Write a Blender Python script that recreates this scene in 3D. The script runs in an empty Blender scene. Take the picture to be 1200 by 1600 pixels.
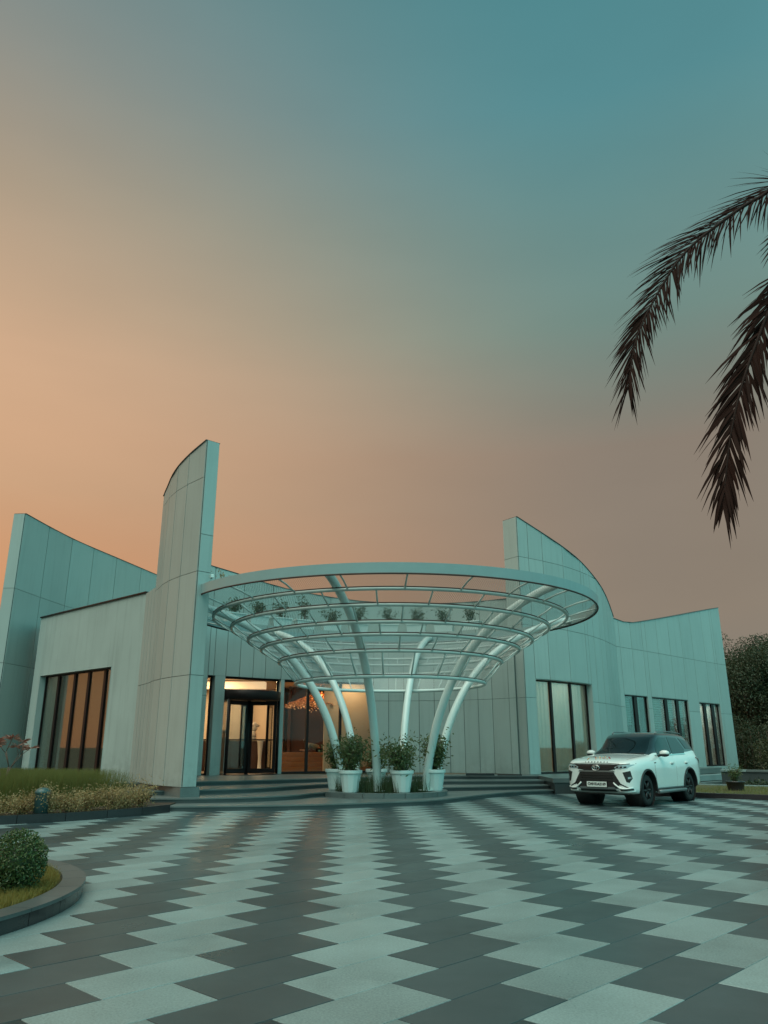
import bpy, bmesh, math, random
import numpy as np
from mathutils import Vector, Matrix
from mathutils.bvhtree import BVHTree

random.seed(7); RNG = np.random.default_rng(11)
SC = bpy.context.scene
COL = SC.collection
PI = math.pi
R = math.radians

# ------------------------------------------------------------------ camera
cd = bpy.data.cameras.new('camera'); cam = bpy.data.objects.new('camera', cd); COL.objects.link(cam)
cam.location = (0, 0, 1.5); cam.rotation_euler = (R(90 + 17.18), 0, 0)
cd.sensor_fit = 'VERTICAL'; cd.sensor_height = 24; cd.sensor_width = 18
cd.lens = 24 * 1190 / 1600; cd.clip_start = .05; cd.clip_end = 6000
SC.camera = cam
SC.view_settings.view_transform = 'Standard'; SC.view_settings.look = 'None'
SC.view_settings.gamma = 1; SC.view_settings.exposure = 0.0; SC.view_settings.use_curve_mapping = False
SC.cycles.max_bounces = 8; SC.cycles.transparent_max_bounces = 24
SC.cycles.caustics_reflective = False; SC.cycles.caustics_refractive = False
SC.cycles.sample_clamp_indirect = 4

def lin(r, g, b):
    f = lambda c: (c / 12.92 if c <= .04045 else ((c + .055) / 1.055) ** 2.4)
    return (f(r / 255), f(g / 255), f(b / 255), 1)

# ------------------------------------------------------------------ dusk sky: warm afterglow low on the left, teal away from it
W = bpy.data.worlds.new('World'); SC.world = W; W.use_nodes = True
nt = W.node_tree; nt.nodes.clear()
def N(t, **kw):
    n = nt.nodes.new(t)
    for k, v in kw.items(): setattr(n, k, v)
    return n
tc = N('ShaderNodeTexCoord'); sep = N('ShaderNodeSeparateXYZ'); nt.links.new(tc.outputs['Generated'], sep.inputs[0])
def ramp(stops, src, mode='EASE'):
    r = N('ShaderNodeValToRGB'); r.color_ramp.interpolation = mode
    e = r.color_ramp.elements
    while len(e) < len(stops): e.new(.5)
    for el, (p, c) in zip(e, stops): el.position = p; el.color = c if len(c) == 4 else lin(*c)
    nt.links.new(src, r.inputs[0]); return r.outputs[0]
glow = N('ShaderNodeVectorMath', operation='DOT_PRODUCT')
gv = Vector((-.80, .60, .12)).normalized(); glow.inputs[1].default_value = gv
nt.links.new(tc.outputs['Generated'], glow.inputs[0])
mr = N('ShaderNodeMapRange', interpolation_type='SMOOTHSTEP'); mr.inputs['From Min'].default_value = .30; mr.inputs['From Max'].default_value = 1.09
nt.links.new(glow.outputs['Value'], mr.inputs['Value'])
mr2 = N('ShaderNodeMapRange', interpolation_type='SMOOTHSTEP'); mr2.inputs['From Min'].default_value = .22; mr2.inputs['From Max'].default_value = -.62
nt.links.new(glow.outputs['Value'], mr2.inputs['Value'])
z = sep.outputs['Z']
cool = ramp([(0, (122, 118, 112)), (.16, (138, 125, 111)), (.36, (136, 124, 111)), (.50, (112, 138, 130)), (.60, (101, 138, 136)), (.70, (84, 137, 143)), (1, (60, 126, 133))], z, 'LINEAR')
warm = ramp([(0, (200, 138, 100)), (.16, (214, 145, 95)), (.30, (214, 168, 128)), (.45, (222, 177, 139)), (.60, (187, 157, 128)), (.74, (152, 138, 126)), (1, (84, 119, 126))], z, 'LINEAR')
anti = ramp([(0, (.28, .74, .71, 1)), (.25, (.27, .98, .95, 1)), (.6, (.19, .74, .79, 1)), (1, (.10, .36, .42, 1))], z, 'LINEAR')  # sky opposite the glow, brightened on purpose to light the building fronts
def mix(a, b, f):
    m = N('ShaderNodeMix', data_type='RGBA'); nt.links.new(f, m.inputs['Factor']); nt.links.new(a, m.inputs['A']); nt.links.new(b, m.inputs['B']); return m.outputs['Result']
c1 = mix(cool, anti, mr2.outputs[0]); c2 = mix(c1, warm, mr.outputs[0])
hz = N('ShaderNodeMapping'); hz.inputs['Scale'].default_value = (1.6, 1.6, 5.5); nt.links.new(tc.outputs['Generated'], hz.inputs[0])
hn = N('ShaderNodeTexNoise'); hn.inputs['Scale'].default_value = 1.3; hn.inputs['Detail'].default_value = 4; hn.inputs['Roughness'].default_value = .5; nt.links.new(hz.outputs[0], hn.inputs['Vector'])
hm = N('ShaderNodeMapRange'); hm.inputs['From Min'].default_value = .3; hm.inputs['From Max'].default_value = .7; hm.inputs['To Min'].default_value = .955; hm.inputs['To Max'].default_value = 1.045; nt.links.new(hn.outputs[0], hm.inputs['Value'])
hs = N('ShaderNodeVectorMath', operation='SCALE'); nt.links.new(c2, hs.inputs[0]); nt.links.new(hm.outputs[0], hs.inputs['Scale'])   # thin uneven haze
bg = N('ShaderNodeBackground'); nt.links.new(hs.outputs[0], bg.inputs['Color']); bg.inputs['Strength'].default_value = 1.0
sky = N('ShaderNodeTexSky', sky_type='NISHITA', sun_disc=False); sky.sun_elevation = R(2); sky.sun_rotation = R(-60)
bg2 = N('ShaderNodeBackground'); nt.links.new(sky.outputs[0], bg2.inputs['Color']); bg2.inputs['Strength'].default_value = .01
addn = N('ShaderNodeAddShader'); nt.links.new(bg.outputs[0], addn.inputs[0]); nt.links.new(bg2.outputs[0], addn.inputs[1])
wo = N('ShaderNodeOutputWorld'); nt.links.new(addn.outputs[0], wo.inputs[0])

# soft fill added from behind the viewer to light the building fronts
sd = bpy.data.lights.new('fill_sun', 'SUN'); fill_sun = bpy.data.objects.new('fill_sun', sd); COL.objects.link(fill_sun)
sd.energy = 2.35; sd.angle = R(60); sd.color = (.98, 1.0, .84)
fill_sun.rotation_euler = Vector((.22, .42, -.9)).to_track_quat('-Z', 'Y').to_euler()

# ------------------------------------------------------------------ materials
MATS = {}
def mat(name, col, rough=.5, metal=0, var=0, streak=0, grain=0, gscale=60, bump=0, bscale=40, coat=0, spec=.5, objvar=0, blot=0, bltscale=1.5, col2=None, rvar=0, trans=0, sss=0, alpha=None, stain=0, splash=0):
    m = bpy.data.materials.new(name); m.use_nodes = True; t = m.node_tree; n = t.nodes; L = t.links.new
    b = n['Principled BSDF']
    c = tuple(col[:3]) + (1,)
    b.inputs['Base Color'].default_value = c; b.inputs['Roughness'].default_value = rough; b.inputs['Metallic'].default_value = metal
    b.inputs['Coat Weight'].default_value = coat; b.inputs['Coat Roughness'].default_value = .06; b.inputs['Specular IOR Level'].default_value = spec
    geo = n.new('ShaderNodeNewGeometry')
    def mth(op, a, bb):
        x = n.new('ShaderNodeMath'); x.operation = op
        for i, v in enumerate((a, bb)):
            if isinstance(v, (int, float)): x.inputs[i].default_value = v
            else: L(v, x.inputs[i])
        return x.outputs[0]
    def noise(scale, vec=None, detail=3, rough_=.55):
        x = n.new('ShaderNodeTexNoise'); x.inputs['Scale'].default_value = scale; x.inputs['Detail'].default_value = detail; x.inputs['Roughness'].default_value = rough_
        L(vec if vec is not None else geo.outputs['Position'], x.inputs['Vector']); return x.outputs[0]
    fac = None
    def addf(v):
        nonlocal fac
        fac = v if fac is None else mth('ADD', fac, v)
    def cen(v, amt): return mth('MULTIPLY', mth('SUBTRACT', v, .5), amt)
    if grain: addf(cen(noise(gscale, detail=2, rough_=.7), grain * 2))
    if blot: addf(cen(noise(bltscale, detail=4), blot * 2))
    if objvar:
        oi = n.new('ShaderNodeObjectInfo'); addf(cen(oi.outputs['Random'], objvar))
    if streak:
        mp = n.new('ShaderNodeMapping'); mp.inputs['Scale'].default_value = (6, 6, .35); L(geo.outputs['Position'], mp.inputs['Vector'])
        v = noise(1, mp.outputs[0], 4); s = n.new('ShaderNodeMapRange'); s.inputs['From Min'].default_value = .5; s.inputs['From Max'].default_value = .85; L(v, s.inputs['Value'])
        addf(mth('MULTIPLY', s.outputs[0], -streak))
    if stain:
        v = noise(.8, detail=7, rough_=.62); s = n.new('ShaderNodeMapRange'); s.inputs['From Min'].default_value = .52; s.inputs['From Max'].default_value = .74; L(v, s.inputs['Value']); addf(mth('MULTIPLY', s.outputs[0], -stain))
        v = noise(2.7, detail=5); s = n.new('ShaderNodeMapRange'); s.inputs['From Min'].default_value = .60; s.inputs['From Max'].default_value = .78; L(v, s.inputs['Value']); addf(mth('MULTIPLY', s.outputs[0], stain * .8))
    if splash:   # rain splash grime creeping up from the foot of the wall in ragged patches
        sx = n.new('ShaderNodeSeparateXYZ'); L(geo.outputs['Position'], sx.inputs[0]); s = n.new('ShaderNodeMapRange'); s.inputs['From Min'].default_value = 1.5; s.inputs['From Max'].default_value = .4; L(sx.outputs['Z'], s.inputs['Value'])
        s2 = n.new('ShaderNodeMapRange'); s2.inputs['From Min'].default_value = .42; s2.inputs['From Max'].default_value = .62; L(noise(3.5, detail=6, rough_=.65), s2.inputs['Value'])
        addf(mth('MULTIPLY', mth('MULTIPLY', s.outputs[0], s2.outputs[0]), -splash))
    if var: addf(cen(noise(3), var * 2))
    base = None
    if col2 is not None:
        mx = n.new('ShaderNodeMix'); mx.data_type = 'RGBA'; mx.inputs['A'].default_value = c; mx.inputs['B'].default_value = tuple(col2[:3]) + (1,)
        L(noise(bltscale * 2.3, detail=3), mx.inputs['Factor']); base = mx.outputs['Result']
    if fac is not None:
        k = mth('ADD', fac, 1.0)
        k = mth('MAXIMUM', k, .1)
        hs = n.new('ShaderNodeVectorMath'); hs.operation = 'SCALE'
        if base is not None: L(base, hs.inputs[0])
        else: hs.inputs[0].default_value = c[:3]
        L(k, hs.inputs['Scale']); L(hs.outputs[0], b.inputs['Base Color'])
    elif base is not None: L(base, b.inputs['Base Color'])
    if rvar:
        v = noise(1.1, detail=5); L(mth('ADD', cen(v, rvar * 2), rough), b.inputs['Roughness'])
    if bump:
        bp = n.new('ShaderNodeBump'); bp.inputs['Strength'].default_value = bump; bp.inputs['Distance'].default_value = .01
        L(noise(bscale), bp.inputs['Height']); L(bp.outputs[0], b.inputs['Normal'])
    if trans:
        b.inputs['Transmission Weight'].default_value = trans
    if sss:   # thin leaves let light through
        tr = n.new('ShaderNodeBsdfTranslucent'); tr.inputs[0].default_value = tuple(x * 1.2 for x in col[:3]) + (1,)
        ms = n.new('ShaderNodeMixShader'); ms.inputs[0].default_value = sss
        L(b.outputs[0], ms.inputs[1]); L(tr.outputs[0], ms.inputs[2]); L(ms.outputs[0], n['Material Output'].inputs[0])
    MATS[name] = m; return m

def glass_mat(name, tint, refl_min=.05, refl_k=1.0):
    m = bpy.data.materials.new(name); m.use_nodes = True; t = m.node_tree; t.nodes.clear(); L = t.links.new
    o = t.nodes.new('ShaderNodeOutputMaterial'); tr = t.nodes.new('ShaderNodeBsdfTransparent'); tr.inputs[0].default_value = tint + (1,)
    g = t.nodes.new('ShaderNodeBsdfGlossy'); g.inputs['Roughness'].default_value = .02; g.inputs[0].default_value = (.9, .95, .95, 1)
    f = t.nodes.new('ShaderNodeFresnel'); f.inputs[0].default_value = 1.5
    a = t.nodes.new('ShaderNodeMath'); a.operation = 'MULTIPLY_ADD'; a.inputs[1].default_value = refl_k; a.inputs[2].default_value = refl_min; L(f.outputs[0], a.inputs[0]); a.use_clamp = True
    mx = t.nodes.new('ShaderNodeMixShader'); L(a.outputs[0], mx.inputs[0]); L(tr.outputs[0], mx.inputs[1]); L(g.outputs[0], mx.inputs[2]); L(mx.outputs[0], o.inputs[0])
    MATS[name] = m; return m

def emit_mat(name, col, s):
    m = bpy.data.materials.new(name); m.use_nodes = True; t = m.node_tree; b = t.nodes['Principled BSDF']
    b.inputs['Base Color'].default_value = col + (1,); b.inputs['Emission Color'].default_value = col + (1,); b.inputs['Emission Strength'].default_value = s
    return m

def mesh_mat():
    # woven wire infill: fine diagonal openings
    m = bpy.data.materials.new('wire_mesh'); m.use_nodes = True; t = m.node_tree; t.nodes.clear(); L = t.links.new
    o = t.nodes.new('ShaderNodeOutputMaterial'); uv = t.nodes.new('ShaderNodeUVMap')
    def wave(ang):
        mp = t.nodes.new('ShaderNodeMapping'); mp.inputs['Rotation'].default_value = (0, 0, ang); L(uv.outputs[0], mp.inputs[0])
        w = t.nodes.new('ShaderNodeTexWave'); w.inputs['Scale'].default_value = 6.4; w.inputs['Detail'].default_value = 0; L(mp.outputs[0], w.inputs[0]); return w.outputs['Fac']
    mxm = t.nodes.new('ShaderNodeMath'); mxm.operation = 'MAXIMUM'; L(wave(R(38)), mxm.inputs[0]); L(wave(R(-38)), mxm.inputs[1])
    th = t.nodes.new('ShaderNodeMapRange'); th.inputs['From Min'].default_value = .87; th.inputs['From Max'].default_value = .98; L(mxm.outputs[0], th.inputs[0])
    tr = t.nodes.new('ShaderNodeBsdfTransparent'); d = t.nodes.new('ShaderNodeBsdfPrincipled'); d.inputs['Base Color'].default_value = (.46, .52, .50, 1); d.inputs['Roughness'].default_value = .4; d.inputs['Metallic'].default_value = .2
    mx = t.nodes.new('ShaderNodeMixShader'); L(th.outputs[0], mx.inputs[0]); L(tr.outputs[0], mx.inputs[1]); L(d.outputs[0], mx.inputs[2]); L(mx.outputs[0], o.inputs[0])
    return m

WT = (.60, .73, .69)
M = dict(
    panel=mat('white_panel', splash=.16, col=(.40, .475, .45), rough=.42, streak=.14, blot=.08, bltscale=.7, objvar=.09, grain=.03, gscale=25, rvar=.08),
    cladwarm=mat('pale_stone_panel', splash=.18, col=(.365, .42, .395), rough=.5, streak=.16, blot=.08, bltscale=.8, objvar=.08, grain=.03, gscale=25),
    plaster=mat('white_plaster', splash=.28, col=(.385, .465, .44), rough=.75, streak=.22, blot=.13, bltscale=.8, bump=.08, bscale=30),
    joint=mat('joint_sealant', (.13, .16, .15), .8),
    frame=mat('dark_frame', (.016, .008, .008), .45, spec=.3),
    tube=mat('white_tube', (.62, .73, .70), .3, var=.05, coat=.2, streak=.08),
    rim=mat('rim_band', (.30, .42, .42), .4, var=.06),
    ring=mat('ring_steel', (.55, .64, .61), .38, var=.15, metal=.15),
    rust_shade=mat('rust_shade_edge', (.07, .042, .035), .7, var=.3),  # brown of the rim edge and of the painted ring shadow lines
    wire=mesh_mat(),
    tile_l=mat('light_granite', (.215, .285, .28), .33, stain=.22, grain=.62, gscale=60, blot=.3, bltscale=1.4, objvar=.34, rvar=.13, spec=.45),
    tile_d=mat('dark_granite', (.039, .061, .066), .32, stain=.25, grain=.40, gscale=85, blot=.30, bltscale=1.3, objvar=.30, rvar=.14, spec=.45),
    mortar=mat('joint_bed', (.045, .045, .042), .9),
    stone=mat('step_granite', (.13, .155, .15), .38, grain=.25, gscale=60, blot=.18, var=.1, rvar=.1),
    kerbtop=mat('kerb_coping', (.085, .095, .095), .35, grain=.25, gscale=60, blot=.25, objvar=.15),
    stoned=mat('dark_polished_granite', (.030, .025, .027), .22, grain=.3, gscale=80, blot=.2, objvar=.3),
    base=mat('grey_granite_base', (.14, .17, .165), .45, grain=.3, gscale=40, blot=.25, bltscale=3),
    soil=mat('soil', (.05, .032, .02), .95, grain=.4, gscale=30, bump=.6),
    ground=mat('rough_ground', (.055, .06, .035), .95, grain=.3, gscale=8, blot=.3, col2=(.07, .055, .035)),
    lawn=mat('lawn_ground', (.06, .065, .018), .95, grain=.4, gscale=20, blot=.3, col2=(.10, .075, .02)),
    grass=mat('grass_blade', (.17, .18, .045), .6, var=.35, sss=.35, col2=(.20, .17, .05), bltscale=2),
    drygrass=mat('dry_lawn_blade', (.27, .19, .04), .65, var=.3, sss=.3, col2=(.17, .16, .03), bltscale=4),
    leaf=mat('leaf_dark', (.055, .085, .032), .45, var=.35, sss=.25, col2=(.055, .075, .03), bltscale=4),
    leafpot=mat('leaf_ficus', (.095, .14, .05), .4, var=.35, sss=.25, col2=(.12, .13, .045), bltscale=6),
    leafvar=mat('leaf_variegated', (.50, .36, .16), .5, var=.35, sss=.25, col2=(.15, .085, .04), bltscale=7),
    leafred=mat('leaf_red', (.27, .11, .08), .5, var=.3, sss=.3, col2=(.32, .16, .11), bltscale=6),
    leafbox=mat('leaf_boxwood', (.050, .090, .028), .4, var=.35, sss=.2, col2=(.10, .13, .04), bltscale=9),
    tree=mat('tree_leaf', (.045, .066, .028), .55, var=.35, sss=.2, col2=(.055, .062, .03), bltscale=1.5),
    hedge=mat('hedge_leaf', (.06, .062, .02), .55, var=.4, sss=.2, col2=(.09, .07, .03), bltscale=2),
    bark=mat('bark', (.09, .065, .045), .9, grain=.3, gscale=25, bump=.7, bscale=18),
    twig=mat('twig', (.13, .075, .055), .8),
    palmleaf=mat('palm_leaflet', (.028, .011, .008), .85, var=.3, sss=.08, spec=.12),
    palmstem=mat('palm_stem', (.03, .015, .012), .8, spec=.2),
    pot=mat('white_pot', (.70, .80, .77), .45, var=.04, streak=.06),
    black=mat('black_plastic', (.012, .012, .013), .4),
    bollard=mat('bollard_metal', (.04, .10, .10), .35, coat=.2),
    glass=glass_mat('clear_glass', (.92, .92, .90), -.02, .8),
    glassd=glass_mat('tinted_glass', (.80, .82, .80), -.02, .48),
    beige=mat('beige_wall', (.62, .50, .36), .8, var=.03),
    wood=mat('lobby_wood', (.30, .13, .05), .5, var=.1, streak=.1),
    darkwood=mat('dark_wood', (.07, .03, .02), .45, var=.12),
    floorin=mat('lobby_floor', (.35, .26, .18), .25),
    ceilin=mat('lobby_ceiling', (.55, .45, .35), .9),
    added_cloth=mat('added_blind_cloth', (.34, .28, .225), .9, sss=.45, var=.05, streak=.1),  # taupe in place of the sky mirrored in the panes
    taupe=mat('taupe_wall', (.48, .41, .34), .85, var=.03),
    curtain=mat('sheer_curtain', (.66, .72, .66), .9, streak=.25, sss=.4),  # streaks paint the shade of the folds into the cloth
    slat=mat('blind_slat', (.50, .64, .62), .6),
    browncloth=mat('brown_curtain', (.16, .06, .04), .9, streak=.2),
    white=mat('white_sculpture', (.80, .76, .68), .6),
    skin=mat('skin', (.32, .18, .12), .6), hair=mat('hair', (.015, .01, .008), .5),
    shirt=mat('green_grey_shirt', (.16, .18, .13), .85), trouser=mat('dark_trousers', (.02, .018, .02), .8), uniform=mat('dark_uniform', (.03, .028, .03), .8),
    leather=mat('dark_leather', (.028, .034, .034), .45),
)
# ------------------------------------------------------------------ helpers
def link(name, me, m=None, parent=None):
    o = bpy.data.objects.new(name, me); COL.objects.link(o)
    if m is not None and not me.materials: me.materials.append(m)
    if parent is not None: o.parent = parent
    return o
def mesh(name, V, F, m=None, parent=None, smooth=False, uvs=None):
    me = bpy.data.meshes.new(name); me.from_pydata([tuple(v) for v in V], [], [tuple(f) for f in F]); me.update()
    if smooth: me.polygons.foreach_set('use_smooth', [True] * len(me.polygons))
    return link(name, me, m, parent)
def npmesh(name, V, F, m=None, parent=None, smooth=False):
    """V (n,3), F (k,c) numpy with constant c"""
    V = np.asarray(V, np.float32); F = np.asarray(F, np.int32); c = F.shape[1]
    me = bpy.data.meshes.new(name); me.vertices.add(len(V)); me.vertices.foreach_set('co', V.ravel())
    me.loops.add(F.size); me.loops.foreach_set('vertex_index', F.ravel())
    me.polygons.add(len(F)); me.polygons.foreach_set('loop_start', np.arange(0, F.size, c, dtype=np.int32))
    me.update(calc_edges=True); me.validate()
    if smooth: me.polygons.foreach_set('use_smooth', [True] * len(me.polygons))
    return link(name, me, m, parent)
def empty(name, loc=(0, 0, 0), rz=0):
    o = bpy.data.objects.new(name, None); COL.objects.link(o); o.location = loc; o.rotation_euler = (0, 0, rz); o.empty_display_size = .2
    return o
def tag(o, label, cat, group=None):
    o['label'] = label; o['category'] = cat
    if group: o['group'] = group
    return o
def kind(o, k): o['kind'] = k; return o
def copy_tree(o, parent=None):
    c = o.copy(); COL.objects.link(c); c.parent = parent
    for ch in list(o.children): copy_tree(ch, c)
    return c

class G:
    """collects boxes, tubes, prisms and lathes into one mesh"""
    def __init__(s): s.V = []; s.F = []; s.S = []
    def add(s, V, F, smooth=False):
        k = len(s.V); s.V += [tuple(v) for v in V]; s.F += [tuple(i + k for i in f) for f in F]; s.S += [smooth] * len(F); return s
    def box(s, c, d, rz=0, bev=0):
        cx, cy, cz = c; dx, dy, dz = d[0] / 2, d[1] / 2, d[2] / 2; ca, sa = math.cos(rz), math.sin(rz)
        def pt(x, y, z_): return (cx + x * ca - y * sa, cy + x * sa + y * ca, cz + z_)
        if not bev:
            V = [pt(x, y, z_) for z_ in (-dz, dz) for x, y in ((-dx, -dy), (dx, -dy), (dx, dy), (-dx, dy))]
            return s.add(V, [(3, 2, 1, 0), (4, 5, 6, 7), (0, 1, 5, 4), (1, 2, 6, 5), (2, 3, 7, 6), (3, 0, 4, 7)])
        b = bev
        V = [pt(x, y, -dz) for x, y in ((-dx, -dy), (dx, -dy), (dx, dy), (-dx, dy))] + [pt(x, y, dz - b) for x, y in ((-dx, -dy), (dx, -dy), (dx, dy), (-dx, dy))] + \
            [pt(x, y, dz) for x, y in ((-dx + b, -dy + b), (dx - b, -dy + b), (dx - b, dy - b), (-dx + b, dy - b))]
        F = [(3, 2, 1, 0), (8, 9, 10, 11)]
        for i in range(4):
            j = (i + 1) % 4; F += [(i, j, j + 4, i + 4), (i + 4, j + 4, j + 8, i + 8)]
        return s.add(V, F)
    def hexa(s, P):
        return s.add(P, [(3, 2, 1, 0), (4, 5, 6, 7), (0, 1, 5, 4), (1, 2, 6, 5), (2, 3, 7, 6), (3, 0, 4, 7)])
    def prism(s, poly, z0, z1, over=None):
        n = len(poly); a = sum(poly[i][0] * poly[(i + 1) % n][1] - poly[(i + 1) % n][0] * poly[i][1] for i in range(n))
        if a < 0: poly = poly[::-1]
        V = [(x, y, z0) for x, y in poly] + [(x, y, z1) for x, y in poly]
        return s.add(V, [tuple(range(n))[::-1], tuple(range(n, 2 * n))] + [(i, (i + 1) % n, n + (i + 1) % n, n + i) for i in range(n)])
    def tube(s, pts, r, n=10, closed=False, caps=True):
        P = [Vector(p) for p in pts]; m_ = len(P); rr = r if isinstance(r, (list, tuple)) else [r] * m_
        V = []; F = []; prev = None
        for i, p in enumerate(P):
            t = (P[(i + 1) % m_] - P[i - 1]) if closed else (P[min(i + 1, m_ - 1)] - P[max(i - 1, 0)])
            t.normalize()
            if prev is None:
                a = Vector((0, 0, 1)) if abs(t.z) < .9 else Vector((1, 0, 0)); u = t.cross(a).normalized()
            else:
                u = (prev - t * prev.dot(t)).normalized()
            prev = u; w = t.cross(u)
            V += [p + (u * math.cos(2 * PI * k / n) + w * math.sin(2 * PI * k / n)) * rr[i] for k in range(n)]
        rng = range(m_ if closed else m_ - 1)
        for i in rng:
            j = (i + 1) % m_
            for k in range(n): F.append((i * n + k, i * n + (k + 1) % n, j * n + (k + 1) % n, j * n + k))
        s.add(V, F, True)
        if caps and not closed:
            k0 = len(s.V) - len(V); s.F += [tuple(k0 + k for k in range(n))[::-1], tuple(k0 + (m_ - 1) * n + k for k in range(n))]; s.S += [False, False]
        return s
    def lathe(s, prof, c=(0, 0, 0), n=24, smooth=True):
        V = []; F = []
        for r, z_ in prof: V += [(c[0] + r * math.cos(2 * PI * k / n), c[1] + r * math.sin(2 * PI * k / n), c[2] + z_) for k in range(n)]
        for i in range(len(prof) - 1):
            for k in range(n): F.append((i * n + k, i * n + (k + 1) % n, (i + 1) * n + (k + 1) % n, (i + 1) * n + k))
        s.add(V, F, smooth); return s
    def ball(s, c, r, n=10, sz=1, sy=1):
        V = []; F = []
        for i in range(n // 2 + 1):
            a = PI * i / (n // 2)
            V += [(c[0] + r * math.sin(a) * math.cos(2 * PI * k / n), c[1] + sy * r * math.sin(a) * math.sin(2 * PI * k / n), c[2] + r * sz * math.cos(a)) for k in range(n)]
        for i in range(n // 2):
            for k in range(n): F.append((i * n + k, (i + 1) * n + k, (i + 1) * n + (k + 1) % n, i * n + (k + 1) % n))
        return s.add(V, F, True)
    def out(s, name, m=None, parent=None):
        me = bpy.data.meshes.new(name); me.from_pydata(s.V, [], s.F); me.update()
        me.polygons.foreach_set('use_smooth', s.S)
        return link(name, me, m, parent)

def catmull(P, n=16):
    P = [np.array(p, float) for p in P]; Q = [2 * P[0] - P[1]] + P + [2 * P[-1] - P[-2]]; o = []
    for i in range(1, len(Q) - 2):
        a, b, c, d = Q[i - 1:i + 3]
        for k in range(n):
            t = k / n; o.append(.5 * (2 * b + (c - a) * t + (2 * a - 5 * b + 4 * c - d) * t * t + (-a + 3 * b - 3 * c + d) * t ** 3))
    o.append(P[-1]); return np.array(o)
class Curve2:
    def __init__(s, P, n=20):
        s.o = catmull(P, n); s.s = np.r_[0, np.cumsum(np.hypot(*np.diff(s.o, axis=0).T))]; s.L = s.s[-1]
    def __call__(s, t, off=0):
        t = max(min(t, s.L + 1), -1); e = .02; t0 = min(max(t, 0), s.L)
        p = np.array([np.interp(t0, s.s, s.o[:, 0]), np.interp(t0, s.s, s.o[:, 1])])
        a, b = max(t0 - e, 0), min(t0 + e, s.L)
        d = np.array([np.interp(b, s.s, s.o[:, 0]) - np.interp(a, s.s, s.o[:, 0]), np.interp(b, s.s, s.o[:, 1]) - np.interp(a, s.s, s.o[:, 1])]); d /= np.hypot(*d)
        p = p + d * (t - t0)
        return p + np.array([d[1], -d[0]]) * off      # off > 0: to the right of the running direction

def leaf_mesh(name, C, D, L, Wd, m, parent=None, fold=.25):
    """diamond leaves: centres C, directions D, lengths L, widths Wd"""
    n = len(C); D = D / np.linalg.norm(D, axis=1)[:, None]
    A = RNG.normal(size=(n, 3)); A -= D * (A * D).sum(1)[:, None]; A /= np.linalg.norm(A, axis=1)[:, None]; B = np.cross(D, A)
    L = np.broadcast_to(L, n)[:, None]; Wd = np.broadcast_to(Wd, n)[:, None]
    V = np.stack([C - D * L / 2, C + A * Wd / 2 + B * Wd * fold - D * L * .05, C + D * L / 2, C - A * Wd / 2 + B * Wd * fold - D * L * .05], 1).reshape(-1, 3)
    i = np.arange(n)[:, None] * 4
    F = np.concatenate([i + np.array([[0, 1, 2]]), i + np.array([[0, 2, 3]])])
    return npmesh(name, V, F, m, parent)
def unit(n):
    v = RNG.normal(size=(n, 3)); return v / np.linalg.norm(v, axis=1)[:, None]
def clumps(centers, radii, per, squash=.8):
    out = []
    for c, r in zip(centers, radii):
        v = unit(per) * (RNG.random((per, 1)) ** .45) * r; v[:, 2] *= squash; out.append(v + np.array(c))
    return np.concatenate(out)
def blades(name, XY, z0, H, lean, wd, m, parent=None, seg=3):
    """grass blades; lean (n,2) horizontal tip offset"""
    n = len(XY); H = np.broadcast_to(H, n); a = RNG.random(n) * PI * 2; w = np.stack([np.cos(a), np.sin(a)], 1) * wd / 2
    V = np.zeros((n, (seg + 1) * 2, 3)); z0 = np.broadcast_to(z0, n)
    for k in range(seg + 1):
        t = k / seg; p = XY + lean * t ** 1.9; ww = w * (1 - t * .9)
        zz = z0 + H * (t - .18 * t ** 3 * np.hypot(*lean.T) / np.maximum(H, .01))
        V[:, 2 * k, :2] = p - ww; V[:, 2 * k + 1, :2] = p + ww; V[:, 2 * k, 2] = zz; V[:, 2 * k + 1, 2] = zz
    i = np.arange(n)[:, None] * ((seg + 1) * 2)
    F = np.concatenate([i + np.array([[2 * k, 2 * k + 1, 2 * k + 3, 2 * k + 2]]) for k in range(seg)])
    return npmesh(name, V.reshape(-1, 3), F, m, parent)
# ------------------------------------------------------------------ ground
def terrain(x, y):
    d = min(max((x + .75 * (y - 27) - 9.5) / 6, 0), 1) * min(max((y - 22) / 8, 0), 1)
    return -.06 - .46 * d * d * (3 - 2 * d)
xs = [-3000, -600, -150, -60] + list(np.arange(-32, 46, 1.5)) + [60, 150, 600, 3000]
ys = [-3000, -400, -80, -30] + list(np.arange(-12, 66, 1.5)) + [80, 150, 500, 3000]
V = [(x, y, terrain(x, y)) for y in ys for x in xs]; nx = len(xs)
kind(mesh('ground', V, [(j * nx + i, j * nx + i + 1, (j + 1) * nx + i + 1, (j + 1) * nx + i) for j in range(len(ys) - 1) for i in range(nx - 1)], M['ground'], smooth=True), 'structure')

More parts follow.
